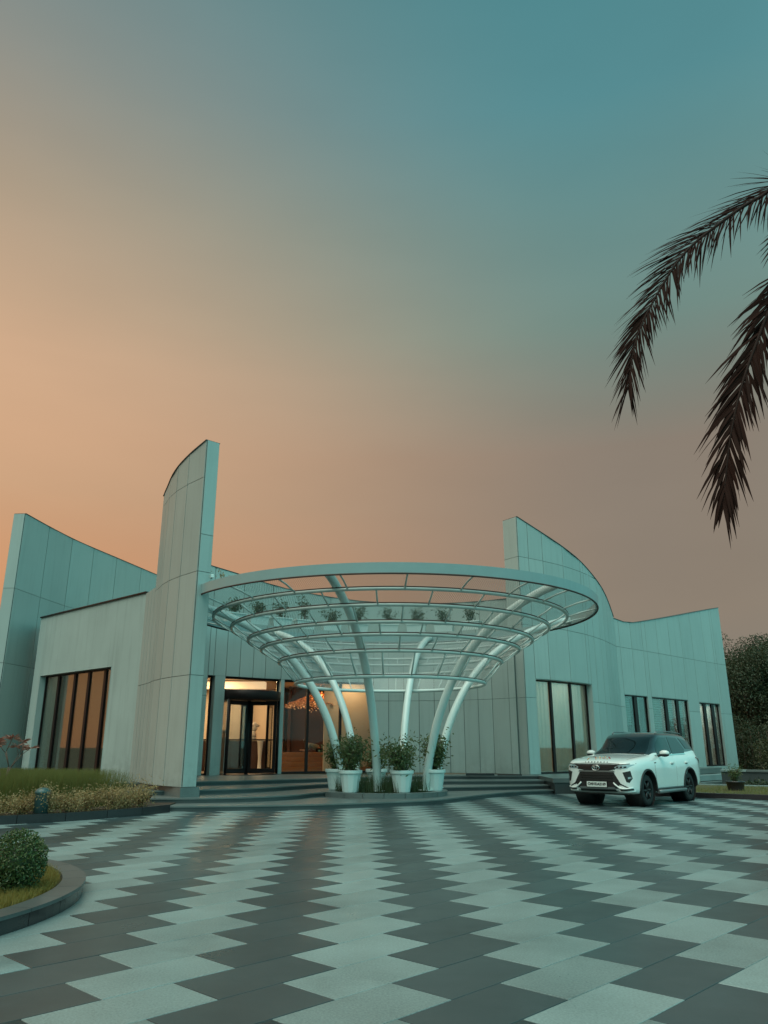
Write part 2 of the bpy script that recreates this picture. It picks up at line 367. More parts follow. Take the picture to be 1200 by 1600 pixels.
# forecourt: diagonal granite slabs in zigzag bands
fore = kind(mesh('forecourt_paving', [(-22, -7, -.012), (24, -7, -.012), (24, 14.6, -.012), (6.2, 28.4, -.012), (-6, 28.4, -.012), (-22, 22, -.012)], [(0, 1, 2, 3, 4, 5)], M['mortar']), 'structure')
PU = np.array([.34875, .3555]); PV = np.array([-.37725, .3555]); O0 = np.array([1.15, 5.428])
def slab_mesh(mt):
    g = .003; b = .0035; u, v = 2 * PU, PV
    def c(k, e): return [u * (a + s1 * e / np.hypot(*u)) + v * (q + s2 * e / np.hypot(*v)) for a, q, s1, s2 in ((0, 0, 1, 1), (1, 0, -1, 1), (1, 1, -1, -1), (0, 1, 1, -1))]
    V = [(*p, -.03) for p in c(0, g)] + [(*p, -b) for p in c(0, g)] + [(*p, 0) for p in c(0, g + b)]
    F = [(8, 9, 10, 11)]
    for i in range(4):
        j = (i + 1) % 4; F += [(i, j, j + 4, i + 4), (i + 4, j + 4, j + 8, i + 8)]
    me = bpy.data.meshes.new('paving_slab'); me.from_pydata([tuple(map(float, p)) for p in V], [], F); me.update(); me.materials.append(mt); return me, V, F
ml, SV, SF = slab_mesh(M['tile_l']); md, _, _ = slab_mesh(M['tile_d'])
def in_court(p):
    x, y = p
    return -14 < x < 16 and -5 < y < 28.3 and x + 1.28 * (y - 25.6) < 10.2 and not (x < -5.2 and y > 19.9) and (x + 6.05) ** 2 + (y - 8) ** 2 > 2.6 ** 2
cp_, sp_ = math.cos(R(17.18)), math.sin(R(17.18))
tiles = []
for j in range(-30, 70):
    for k in range(-60, 60):
        o = O0 + j * (PU + PV) + k * 2 * PU; c = o + PU + PV / 2
        if not in_court(c): continue
        dep = c[1] * cp_ - 1.5 * sp_
        vis = dep > 1 and abs(c[0]) / dep < .545 and (c[1] * sp_ + 1.5 * cp_) / dep < .70
        tiles.append((0 if vis else 1, dep if vis else 0, j, k, o))
tiles.sort(key=lambda t: (t[0], t[1]))
for t in tiles[:300]:
    ob = link('paving_slab', ml if t[3] % 2 == 0 else md, None, fore); ob.location = (t[4][0], t[4][1], random.uniform(-.0012, .0008))
SVn = np.array([tuple(map(float, p)) for p in SV])
def far_slabs(sel, mt):
    n = len(sel); V = (SVn[None] + np.array([[t[4][0], t[4][1], 0] for t in sel])[:, None]); V = V.reshape(-1, 3)
    F = (np.array(SF)[None] + (np.arange(n) * 12)[:, None, None]).reshape(-1, 4)
    kind(npmesh('paving_slab', V, F, mt, fore), 'stuff')
far_slabs([t for t in tiles[300:] if t[3] % 2 == 0], M['tile_l']); far_slabs([t for t in tiles[300:] if t[3] % 2], M['tile_d'])

# ------------------------------------------------------------------ entrance steps
steps = kind(empty('entrance_steps', (0, 26, 0)), 'structure')
def step(pts, z0, z1):
    c = catmull(pts, 10); c = [tuple(p) for p in c]
    back = [(5.75, 31.4), (-8.5, 31.4)]
    g = G().prism(c + back, z0, z1 - .035)
    inner = c + back
    nose = [tuple(Curve2(pts, 10)(s, .022)) for s in np.linspace(0, Curve2(pts, 10).L, 60)]
    g2 = G().prism(nose + back, z1 - .0348, z1)
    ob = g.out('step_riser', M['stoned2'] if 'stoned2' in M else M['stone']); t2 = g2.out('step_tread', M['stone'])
    for q in (ob, t2): q.parent = steps; q.matrix_parent_inverse = Matrix.Translation((0, -26, 0))
M['stoned2'] = mat('shaded_riser_granite', (.055, .065, .065), .4, grain=.25, gscale=60, blot=.2)  # same stone as the treads, darkened for the shade on the risers
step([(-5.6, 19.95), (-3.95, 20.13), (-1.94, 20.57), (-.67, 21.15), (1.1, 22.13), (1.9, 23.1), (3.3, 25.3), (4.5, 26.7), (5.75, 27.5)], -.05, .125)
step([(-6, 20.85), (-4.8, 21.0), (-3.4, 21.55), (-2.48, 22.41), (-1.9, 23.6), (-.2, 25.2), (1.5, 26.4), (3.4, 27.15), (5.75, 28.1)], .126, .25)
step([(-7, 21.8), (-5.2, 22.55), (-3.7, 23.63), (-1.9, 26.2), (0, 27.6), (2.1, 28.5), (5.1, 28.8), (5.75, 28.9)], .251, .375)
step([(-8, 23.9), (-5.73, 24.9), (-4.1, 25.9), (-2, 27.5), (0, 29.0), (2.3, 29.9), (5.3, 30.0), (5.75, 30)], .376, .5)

# ------------------------------------------------------------------ pavilion building
bld = tag(empty('pavilion_building', (0, 31, 0)), 'white panelled pavilion with curved blade walls rising behind the round canopy', 'building')
def own(o, par=None):
    par = par or bld
    o.parent = par
    if par is bld: o.matrix_parent_inverse = Matrix.Translation((0, -31, 0))
    return o
ENT = Curve2([(-7.6, 29.0), (-6.6, 30.0), (-4.2, 31.8), (-2, 33.0), (0, 33.5), (2.5, 33.2), (4.4, 32.2), (5.2, 31.4)])
RP = Curve2([(5.62, 31.0), (6.75, 31.8), (7.87, 32.75), (8.94, 33.95), (9.97, 35.4), (10.77, 36.75), (11.5, 38.1)])
RW = Curve2([(11.5, 38.1), (14.55, 41.0), (17.5, 43.95), (20.85, 47.2)])
BL = Curve2([(-13.75, 30.45), (-7.95, 25.2)])
LW = Curve2([(-14.8, 30.05), (-14.65, 32.0), (-14.4, 34.1), (-14.05, 35.85), (-13.6, 37.8), (-12.7, 41.8)])
LP = Curve2([(-7.95, 25.2), (-7.25, 24.0), (-6.7, 22.9), (-6.0, 21.95), (-5.3, 21.2)])
TB = Curve2([tuple(ENT(s, -1.5)) for s in np.linspace(.75, ENT.L + .2, 12)])

def slabbox(g, c, sa, sb, oa, ob, za0, zb0, za1, zb1):
    p = [c(sa, ob), c(sb, ob), c(sb, oa), c(sa, oa)]
    g.hexa([(*p[0], za0), (*p[1], zb0), (*p[2], zb0), (*p[3], za0), (*p[0], za1), (*p[1], zb1), (*p[2], zb1), (*p[3], za1)])
def wall_run(c, seams, courses, top, T=.4, wins=(), m='panel', panels=True, s0=0, s1=None, gap=.013):
    s1 = c.L if s1 is None else s1
    ed = [e for w in wins for e in (w[0], w[1])]
    S = sorted(set([s0, s1] + ed + [s for s in seams if s0 + .1 < s < s1 - .1 and all(abs(s - e) > .22 for e in ed)]))
    back = G()
    for a, b in zip(S[:-1], S[1:]):
        mid = (a + b) / 2; ws = [w for w in wins if w[0] - .01 < mid < w[1] + .01]
        zb = [z for z in courses if all(abs(z - w[2]) > .12 and abs(z - w[3]) > .12 and not w[2] < z < w[3] for w in ws)] + [e for w in ws for e in (w[2], w[3])]
        ta, tb = top(a + .001), top(b - .001); Z = sorted(z for z in set(zb) if z < max(ta, tb) - .15) + [None]
        for z0, z1 in zip(Z[:-1], Z[1:]):
            if any(w[2] <= z0 + .01 < w[3] - .01 for w in ws): continue
            a1, b1 = (ta, tb) if z1 is None else (min(z1, ta), min(z1, tb))
            if max(a1, b1) - z0 < .05: continue
            a1 = max(a1, z0 + .02); b1 = max(b1, z0 + .02)
            if panels:
                g = gap; pg = G()
                gz = .008; slabbox(pg, c, a + g, b - g, 0, .018, z0 + gz, z0 + gz, a1 - (gz if z1 else -.01), b1 - (gz if z1 else -.01))
                own(pg.out('wall_panel', M[m]))
            n = 1 if panels else max(1, int((b - a) / .7))
            for k in range(n):
                x0, x1 = a + (b - a) * k / n, a + (b - a) * (k + 1) / n; h0 = a1 + (b1 - a1) * k / n; h1 = a1 + (b1 - a1) * (k + 1) / n
                slabbox(back, c, x0, x1, -T, 0, z0, z0, h0, h1)
    own(back.out('wall', M['joint' if panels else m]))
def prof(*p):
    xs_ = [q[0] for q in p]; zs_ = [q[1] for q in p]
    c = catmull([(a, b) for a, b in p], 12)
    return lambda s: float(np.interp(s, c[:, 0], c[:, 1]))
CRS = [.5, 3.4, 6.3, 9.14]
# entrance wall, glazed on its left half
gl = (1.18, 8.55, .5, 4.16)
wall_run(ENT, [.55, 1.42, 1.94, 2.53, 3.12, 3.67, 4.39, 5.1, 5.8, 6.5, 7.2, 7.9, 9.2, 9.85, 10.5, 11.15, 11.8, 12.45, 13.1, 13.75, 14.6], [.5, 3.4], lambda s: 6.3, wins=[gl], T=.35, s1=ENT.L + .12)
own(G().prism([tuple(ENT(s, -.36)) for s in np.linspace(0, ENT.L, 24)] + [tuple(TB(s)) for s in np.linspace(TB.L, 0, 24)], 6.02, 6.2).out('ledge_roof', M['plaster']))
st = TB.L / 12
TT = lambda u: float(np.interp(u / TB.L * 14.27 + .75, [.7, 1.3, 2.6, 3.6, 4.6, 6.2, 7.9, 9.6, 12, 14.8, 16], [8.97, 8.87, 8.68, 8.46, 8.27, 8.08, 7.94, 7.84, 7.78, 7.75, 7.75]))
wall_run(TB, [i * st for i in range(1, 12)], [4.6], TT, T=.3)
# right blade wall and right wing
w1 = (.58, 4.72, .5, 4.15)
RT = prof((0, 10.86), (1.37, 10.42), (2.8, 10.03), (4.37, 9.66), (6.17, 9.17), (7.6, 8.75), (8.7, 8.2), (9.35, 7.75))
wall_run(RP, [1.45, 2.85, 4.4, 5.4, 6.35, 7.15, 7.9, 8.65], CRS, RT, wins=[w1], T=.5)
q0 = RP(0); qi = RP(0, -.82)
wall_run(Curve2([tuple(qi), tuple(q0)]), [], CRS, lambda s: 10.86, T=.25)
w2a, w2b, w3 = (.4, 2.70, .5, 4.0), (3.1, 7.34, .5, 4.0), (8.74, 11.5, .5, 3.95)
wall_run(RW, [1.55, 2.95, 4.35, 5.8, 7.3, 8.8, 10.3, 11.8], [-.62, 3.4, 6.3], prof((0, 7.68), (1.5, 7.62), (4.13, 8.07), (7.4, 8.7), (10, 9.22), (13.05, 9.82)), wins=[w2a, w2b, w3], T=.5)
# left blade wall and its end face
wall_run(LP, [.4, .8, 1.2, 1.75, 2.3, 3.05, 3.85], CRS, lambda s: (6.42 if s < 1.2 else prof((1.2, 9.5), (1.4, 9.6), (2.3, 9.78), (3.1, 9.97), (3.9, 10.12), (4.85, 10.3))(s)), T=.42, m='cladwarm', gap=.016)
p0 = LP(LP.L, .03); pi_ = LP(LP.L, -.42)
wall_run(Curve2([tuple(LP(LP.L, 0)), tuple(pi_)]), [], [.5, 3.4, 6.3, 7.4], lambda s: 10.3, T=.1)
# low rendered block with the tall left window
own(G().hexa([(-13.75, 30.45, .3), (-13.4, 30.5, .3), (-14.05, 32.3, .3), (-14.4, 32.2, .3), (-13.75, 30.45, 6.44), (-13.4, 30.5, 6.44), (-14.05, 32.3, 6.44), (-14.4, 32.2, 6.44)]).out('return_wall', M['plaster']))
wb = (.6, 6.0, .5, 4.16)
wall_run(BL, [], [.3], lambda s: 6.45, T=.4, wins=[wb], m='plaster', panels=False)
cop = G(); slabbox(cop, BL, 0, BL.L, -.42, .05, 6.452, 6.452, 6.50, 6.50); own(cop.out('coping', M['frame']))
# left wing
wall_run(LW, [2.0, 4.0, 5.8, 7.8, 10.2], [.3, 4.65, 7.6], lambda s: 10.7, T=.45, gap=.02)
li = LW(0, -.48); wall_run(Curve2([tuple(li), tuple(LW(0))]), [], [.3, 4.65, 7.6], lambda s: 10.7, T=.2)
# thin dark coping lines along the sloping tops
def coping(c, top, T, s0=0, s1=None, n=14):
    g = G(); s1 = c.L if s1 is None else s1
    for k in range(n):
        a, b = s0 + (s1 - s0) * k / n, s0 + (s1 - s0) * (k + 1) / n; slabbox(g, c, a, b, -T - .02, .045, top(a) + .012, top(b) + .012, top(a) + .034, top(b) + .034)
    own(g.out('coping', M['stoned2']))
coping(RP, RT, .8); coping(LW, lambda s: 10.7, .45); coping(LP, prof((1.2, 9.5), (1.4, 9.6), (2.3, 9.78), (3.1, 9.97), (3.9, 10.12), (4.85, 10.3)), .42, 1.2)
coping(RW, prof((0, 7.68), (1.5, 7.62), (4.13, 8.07), (7.4, 8.7), (10, 9.22), (13.05, 9.82)), .5)
coping(TB, TT, .3)
# granite footings
g = G(); slabbox(g, LP, 0, LP.L + .06, -.5, .07, -.06, -.06, .495, .495); own(g.out('granite_footing', M['base']))
g = G(); slabbox(g, RP, -.1, 5.6, -.5, .06, -.3, -.3, .495, .495); own(g.out('granite_footing', M['base']))
# roofs closing the volumes
own(G().prism([tuple(BL(s, -.41)) for s in (0, BL.L)] + [(-6.9, 30), (-9, 36), (-12.9, 36)], 5.6, 5.8).out('flat_roof', M['ground']))
own(G().prism([tuple(RP(s, -.51)) for s in np.linspace(0, RP.L, 10)] + [tuple(RW(s, -.51)) for s in np.linspace(.3, RW.L, 6)] + [(17, 52), (3, 42)], 5.4, 5.6).out('flat_roof', M['ground']))
own(G().prism([tuple(ENT(s, -.36)) for s in np.linspace(0, ENT.L, 24)] + [(4.5, 43), (-12, 43)], 4.5, 4.7).out('flat_roof', M['ceilin']))

def window(c, s0, s1, z0, z1, mull, rec=.22, fw=.07, mw=.09, glass='glassd', transom=None, reveal='panel', lin=True):
    g = G()
    for a, b in ((s0, s0 + fw), (s1 - fw, s1)): slabbox(g, c, a, b, -rec - .07, -rec, z0, z0, z1, z1)
    n = max(1, int((s1 - s0) / 1.5))
    for k in range(n):
        a, b = s0 + fw + (s1 - s0 - 2 * fw) * k / n, s0 + fw + (s1 - s0 - 2 * fw) * (k + 1) / n
        slabbox(g, c, a, b, -rec - .07, -rec, z0, z0, z0 + fw, z0 + fw); slabbox(g, c, a, b, -rec - .07, -rec, z1 - fw, z1 - fw, z1, z1)
    for m_ in mull: slabbox(g, c, m_ - mw / 2, m_ + mw / 2, -rec - .08, -rec + .01, z0 + fw, z0 + fw, z1 - fw, z1 - fw)
    w = own(g.out('window', M['frame']))
    P = [s0 + fw] + [q for m_ in mull for q in (m_ - mw / 2, m_ + mw / 2)] + [s1 - fw]
    for a, b in zip(P[::2], P[1::2]):
        q = G(); slabbox(q, c, a, b, -rec - .045, -rec - .03, z0 + fw, z0 + fw, z1 - fw, z1 - fw)
        o = q.out('pane', M[glass]); o.parent = w
    if lin:
        r = G(); e = .018
        slabbox(r, c, s0, s0 + e, -rec, .012, z0, z0, z1 - e, z1 - e); slabbox(r, c, s1 - e, s1, -rec, .012, z0, z0, z1 - e, z1 - e)
        for k in range(n): slabbox(r, c, s0 + (s1 - s0) * k / n, s0 + (s1 - s0) * (k + 1) / n, -rec, .011, z1 - e, z1 - e, z1 - .001, z1 - .001)
        own(r.out('window_reveal', M[reveal]))
    return w
window(RP, *w1, [1.72, 3.15], mw=.13)
window(RW, *w2a, [1.55], mw=.30, rec=.06); window(RW, *w2b, [4.75, 6.1], mw=.30, rec=.06); window(RW, *w3, [9.65, 10.7], mw=.34, rec=.10)
window(BL, *wb, [1.72, 3.0, 4.05, 5.2], mw=.15, reveal='plaster')

def room(c, s0, s1, d, z0, z1, m, back=None):
    g = G(); pts = [c(s0, -.42), c(s0, -d), c(s1, -d), c(s1, -.42)]
    for a, b in zip(pts[:-1], pts[1:]):
        v = (b - a) / np.hypot(*(b - a)); nrm = np.array([-v[1], v[0]]) * .1
        g.hexa([(*a, z0), (*b, z0), (*(b + nrm), z0), (*(a + nrm), z0), (*a, z1), (*b, z1), (*(b + nrm), z1), (*(a + nrm), z1)])
    own(g.out('room_wall', M[m]))
    own(G().prism([tuple(p) for p in pts], z0 - .05, z0).out('room_floor', M['floorin'])); own(G().prism([tuple(p) for p in pts], z1, z1 + .05).out('room_ceiling', M['ceilin']))
room(RP, .2, 5.2, 2.6, .45, 4.8, 'beige'); room(RW, .1, 7.7, 3, .45, 4.8, 'darkwood'); room(RW, 8.3, 12, 2.5, .45, 4.8, 'darkwood'); room(BL, .3, 6.4, 1.5, .45, 4.8, 'taupe')

def lamp(name, loc, e, size, col=(1, .72, .42)):
    l = bpy.data.lights.new(name, 'AREA'); l.energy = e; l.size = size; l.color = col
    o = bpy.data.objects.new(name, l); COL.objects.link(o); o.location = loc; return o
for s_ in (1.6, 3.2, 4.8): p = BL(s_, -.95); lamp('room_fill_lamp', (*p, 4.72), 8, .8, (1, .78, .58))  # fill lamps added to brighten blinds and curtains from inside the rooms
p = RP(2.8, -1.3); lamp('room_fill_lamp', (*p, 4.72), 70, 1.4, (1, .90, .74))
p = RW(4.5, -1.8); lamp('room_fill_lamp', (*p, 4.72), 240, 1.4, (1, .92, .8)); p = RW(10, -1.6); lamp('room_fill_lamp', (*p, 4.72), 160, 1.4, (1, .92, .8))

# ------------------------------------------------------------------ lobby behind the glass
lob = [tuple(ENT(s, -.36)) for s in np.linspace(.6, 8.9, 16)]
own(G().prism(lob + [(1.2, 43), (-12, 43)], .40, .5).out('lobby_floor', M['floorin']))
own(G().prism(lob + [(1.2, 43), (-12, 43)], 4.36, 4.48).out('lobby_ceiling', M['ceilin']))
def wallbox(name, a, b, z0, z1, m, t=.15):
    a, b = np.array(a, float), np.array(b, float); v = (b - a) / np.hypot(*(b - a)); n_ = np.array([-v[1], v[0]]) * t
    return own(G().hexa([(*a, z0), (*b, z0), (*(b + n_), z0), (*(a + n_), z0), (*a, z1), (*b, z1), (*(b + n_), z1), (*(a + n_), z1)]).out(name, M[m]))
wallbox('lobby_wall', (-12, 40), (-4.75, 40), .5, 4.36, 'beige'); wallbox('lobby_wall', (-4.7, 38.6), (1.0, 38.6), .5, 4.36, 'darkwood')
wallbox('lobby_wall', (-11.2, 29.8), (-12.2, 40.1), .5, 4.36, 'beige', -.15); wallbox('lobby_wall', (-4.7, 40), (-4.7, 38.5), .5, 4.36, 'darkwood')
wallbox('lobby_wall', tuple(ENT(.6, -.36)), (-11.2, 29.8), .5, 4.36, 'beige')
wallbox('lobby_wall', tuple(ENT(7.0, -1.9)), tuple(ENT(9.1, -1.9)), .5, 4.36, 'beige'); wallbox('lobby_wall', tuple(ENT(8.95, -.3)), (1.0, 38.7), .5, 4.36, 'darkwood')
wallbox('side_wall', (-7.25, 25.05), (-7.4, 29.25), .3, 6.3, 'plaster', .3)
wallbox('wall_fin', (-5.35, 39.9), (-5.1, 39.0), .5, 4.36, 'wood'); wallbox('wall_fin', (-7.0, 39.9), (-6.9, 39.3), .5, 4.36, 'darkwood')
own(G().box((-7.3, 34.2, 4.1), (4.2, .5, .30)).out('light_cove', emit_mat('cove_glow', (1, .74, .44), .75)))
lamp('lobby_lamp', (-7.6, 37.9, 4.25), 280, 2.5); lamp('lobby_lamp', (-7.2, 33.0, 4.3), 110, 1.2)
lamp('lobby_lamp', (-2.6, 36.0, 4.3), 60, 1.2, (1, .55, .25)); p = ENT(7.9, -1.0); lamp('lobby_lamp', (*p, 4.34), 36, 1.0)
# glazing screens of the entrance
window(ENT, 1.18, 1.50, .5, 4.16, [], lin=False, glass='glass'); window(ENT, 4.56, 8.55, .5, 4.16, [5.75, 7.18], lin=False, glass='glass', mw=.11)
g = G()
for a, b in ((1.50, 1.93), (4.40, 4.56)):
    g = G(); slabbox(g, ENT, a, b, -.36, .02, .5, .5, 4.16, 4.16); own(g.out("entrance_pier", M["panel"]))

w = window(ENT, 1.93, 4.40, 3.62, 4.16, [], lin=False, glass='glass')
# revolving door
c3 = ENT(3.165, -.25); nrm = ENT(3.165, 1) - ENT(3.165, 0); A0 = math.atan2(nrm[1], nrm[0])
g = G().lathe([(0, 3.28), (1.21, 3.28), (1.23, 3.30), (1.23, 3.60), (1.20, 3.62), (0, 3.62)], (*c3, 0), 40)
g.lathe([(1.23, .502), (1.23, .53), (1.12, .53), (1.12, .502)], (*c3, 0), 40)
for k in (-68, 68, 112, -112):
    a = A0 + R(k); g.tube([(c3[0] + 1.18 * math.cos(a), c3[1] + 1.18 * math.sin(a), z_) for z_ in (.5, 3.3)], .055, 8)
g.tube([(*c3, .5), (*c3, 3.3)], .07, 10)
rd = own(g.out('revolving_door', M['frame']))
for k in (-72, 48, 168):
    a = A0 + R(k); f = G(); ca, sa = math.cos(a), math.sin(a)
    def lb(r0, r1, z0, z1, t=.05): f.box((c3[0] + ca * (r0 + r1) / 2, c3[1] + sa * (r0 + r1) / 2, (z0 + z1) / 2), (r1 - r0, t, z1 - z0), a)
    lb(.06, .17, .56, 3.26); lb(1.02, 1.13, .56, 3.26); lb(.17, 1.02, .56, .72); lb(.17, 1.02, 3.1, 3.26); lb(.17, 1.02, 1.76, 1.80, .06)
    f.out('door_leaf', M['frame']).parent = rd
    f = G(); lb(.17, 1.02, .72, 1.76, .012); lb(.17, 1.02, 1.80, 3.1, .012); f.out('door_glass', M['glass']).parent = rd
for s_ in (1, -1):
    V = []; n = 10
    for i in range(n + 1):
        a = A0 + s_ * R(70 + 40 * i / n); V += [(c3[0] + 1.18 * math.cos(a), c3[1] + 1.18 * math.sin(a), .53), (c3[0] + 1.18 * math.cos(a), c3[1] + 1.18 * math.sin(a), 3.28)]
    mesh('curved_glass', V, [(2 * i, 2 * i + 2, 2 * i + 3, 2 * i + 1) for i in range(n)], M['glass'], rd)
# ------------------------------------------------------------------ things inside
def desk():
    t = tag(empty('reception_desk', (-7.0, 36.3, .5)), 'long dark reception counter behind the revolving door', 'counter')
    G().box((0, 0, .64), (4.6, .55, 1.28), bev=.01).out('counter_front', M['darkwood'], t); G().box((0, -.03, 1.33), (4.8, .7, .06), bev=.01).out('counter_top', M['frame'], t)
    for i in range(9): G().box((-2.1 + i * .52, -.285, .66), (.46, .03, 1.15), bev=.008).out('counter_panel', M['darkwood'], t)
desk()
t = tag(empty('bust_sculpture', (-5.98, 36.3, 1.86)), 'white bust sculpture standing on the reception counter', 'sculpture')
G().lathe([(.0, 0), (.15, 0), (.15, .06), (.09, .10), (.08, .16)], n=16).out('plinth', M['white'], t)
g = G().tube([(0, 0, .12), (.02, 0, .25), (.0, -.02, .36)], [.16, .10, .085], 12); g.ball((.03, -.02, .50), .135, 12, 1.25, .9); g.ball((.14, -.04, .47), .05, 8, .8); g.ball((.0, 0, .60), .15, 12, .6)
g.tube([(-.14, 0, .58), (.05, -.02, .66), (.26, -.03, .57)], [.05, .11, .03], 10); g.out('head', M['white'], t)
tag(G().lathe([(.14, 0), (.14, .05), (.09, .09), (.075, .5), (.10, .9), (.13, 1.25), (.16, 1.3), (0, 1.3)], (-5.55, 35.7, .5), 14).out('pedestal', M['white']), 'slim white pedestal standing in front of the reception counter', 'pedestal')

def chandelier():
    t = tag(empty('chandelier', (-2.95, 36.2, 4.36)), 'wide chandelier of glowing amber discs hanging in the lobby', 'chandelier')
    g = G().tube([(0, 0, 0), (0, 0, -.45)], .02, 6); g.lathe([(.16, -.0), (.16, -.03), (0, -.03)], n=14)
    for k in range(8):
        a = k * PI / 4; g.tube([(0, 0, -.42), (.75 * math.cos(a), .75 * math.sin(a), -.58), (1.35 * math.cos(a), 1.35 * math.sin(a), -.80)], .012, 5)
    g.out('frame', M['frame'], t)
    em = emit_mat('amber_disc', (.62, .27, .08), .16); em2 = emit_mat('bright_disc', (1, .58, .24), .5)
    def discs(r0, r1, n, mm, name):
        C = []
        for i in range(n):
            r = math.sqrt(random.uniform(r0 ** 2, r1 ** 2)); a = random.random() * 2 * PI; C.append((r * math.cos(a), r * math.sin(a), -.42 - .38 * r + random.uniform(-.12, .06) - (.1 if mm is em2 else 0)))
        C = np.array(C); g = G()
        for c in C:
            u = Vector((random.gauss(0, .5), random.gauss(0, .5), 1)).normalized(); v = u.orthogonal().normalized(); w_ = u.cross(v); q = Vector(c); rr = random.uniform(.035, .06)
            g.add([q + (v * math.cos(k * PI / 3) + w_ * math.sin(k * PI / 3)) * rr for k in range(6)], [tuple(range(6))])
        kind(g.out(name, mm, t), 'stuff')
    discs(.1, 1.6, 1300, em, 'amber_disc'); discs(.5, 1.6, 110, em2, 'bright_disc')
chandelier()
t = tag(empty('lobby_bench', (-2.6, 35.3, .5)), 'warm wooden tiered bench along the lobby glazing', 'bench')
for i in range(4): G().box((0, .12 * i, .1 + .2 * i), (4.2, .5 - .1 * i, .19), bev=.008).out('plank', M['wood'], t)

def skinned(name, J, E_, rad, m, parent, sub=1):
    me = bpy.data.meshes.new(name); me.from_pydata(J, E_, []); ob = bpy.data.objects.new(name, me); COL.objects.link(ob)
    ob.modifiers.new('s', 'SKIN'); 
    for v, r in zip(me.skin_vertices[0].data, rad): v.radius = (r, r)
    me.skin_vertices[0].data[0].use_root = True
    sb = ob.modifiers.new('u', 'SUBSURF'); sb.levels = sub; sb.render_levels = sub
    dg = bpy.context.evaluated_depsgraph_get(); m2 = bpy.data.meshes.new_from_object(ob.evaluated_get(dg)); bpy.data.objects.remove(ob)
    m2.polygons.foreach_set('use_smooth', [True] * len(m2.polygons)); m2.materials.clear(); o = bpy.data.objects.new(name, m2); m2.materials.append(m); COL.objects.link(o); o.parent = parent; return o
def person(loc, rz, label, bend, shirt, trousers):
    t = tag(empty('person', loc, rz), label, 'person')
    # x = facing direction, y = left
    hip = Vector((0, 0, .92)); d = Vector((math.sin(bend), 0, math.cos(bend)))
    ch = hip + d * .42; nk = hip + d * .56; hd = nk + Vector((math.sin(bend * .8), 0, math.cos(bend * .8))) * .16
    J = [tuple(hip), tuple(ch), tuple(nk), tuple(hd)]; Ed = [(0, 1), (1, 2), (2, 3)]; Rr = [.14, .15, .06, .075]
    top = hd + (hd - nk).normalized() * .10; J.append(tuple(top)); Ed.append((3, 4)); Rr.append(.08)
    for s in (1, -1):
        k = len(J); J += [(0, s * .09, .86), (.03, s * .10, .48), (0, s * .10, .08), (.13, s * .11, .04)]; Ed += [(0, k), (k, k + 1), (k + 1, k + 2), (k + 2, k + 3)]; Rr += [.095, .065, .045, .04]
        k = len(J); sh = ch + Vector((0, s * .19, 0)) + d * .06; el = sh + Vector((.14, s * .03, -.26)); wr = el + Vector((.24, -s * .05, .02)); ha = wr + Vector((.09, 0, 0))
        J += [tuple(sh), tuple(el), tuple(wr), tuple(ha)]; Ed += [(1, k), (k, k + 1), (k + 1, k + 2), (k + 2, k + 3)]; Rr += [.06, .048, .034, .04]
    skinned('body', J, Ed, Rr, M['skin'], t)
    skinned('shirt', [tuple(hip + d * .0), tuple(ch), tuple(hip + d * .53)] + [tuple(ch + Vector((0, s * .19, 0)) + d * .06) for s in (1, -1)] + [tuple(ch + Vector((0, s * .19, 0)) + d * .06 + Vector((.12, s * .03, -.22))) for s in (1, -1)],
            [(0, 1), (1, 2), (1, 3), (1, 4), (3, 5), (4, 6)], [.165, .172, .08, .075, .075, .06, .06], shirt, t)
    skinned('trousers', [tuple(hip)] + [q for s in (1, -1) for q in ((0, s * .09, .86), (.03, s * .10, .48), (0, s * .10, .1))], [(0, 1), (1, 2), (2, 3), (0, 4), (4, 5), (5, 6)], [.155, .11, .08, .07, .11, .08, .07], trousers, t)
    g = G().ball(tuple(hd + (top - hd) * .75 - Vector((.02, 0, 0))), .098, 12, 1.0); g.out('hair', M['hair'], t)
person((-7.55, 37.2, .5), R(-60), 'dark haired person standing behind the reception counter', .25, M['uniform'], M['trouser'])
person((-2.95, 36.6, .5), R(180), 'person in a grey green shirt bending over in the lobby', 1.15, M['shirt'], M['trouser'])
# letter on the lobby wall beside the blade wall
def text(name, body, size, loc, rot, m, parent=None, ext=.006, align='CENTER', bold=0):
    c = bpy.data.curves.new(name, 'FONT'); c.body = body; c.size = size; c.extrude = ext; c.align_x = align; c.align_y = 'CENTER'; c.resolution_u = 2; c.offset = bold
    o = bpy.data.objects.new(name, c); COL.objects.link(o)
    dg = bpy.context.evaluated_depsgraph_get(); me = bpy.data.meshes.new_from_object(o.evaluated_get(dg)); bpy.data.objects.remove(o)
    q = link(name, me, None, parent); me.materials.clear(); me.materials.append(m); q.location = loc; q.rotation_euler = rot; return q
tag(text('wall_letter', 'T', .5, (-9.35, 39.95, 2.35), (R(90), 0, 0), M['frame'], None, .02), 'dark letter T mounted on the beige lobby wall', 'letter')

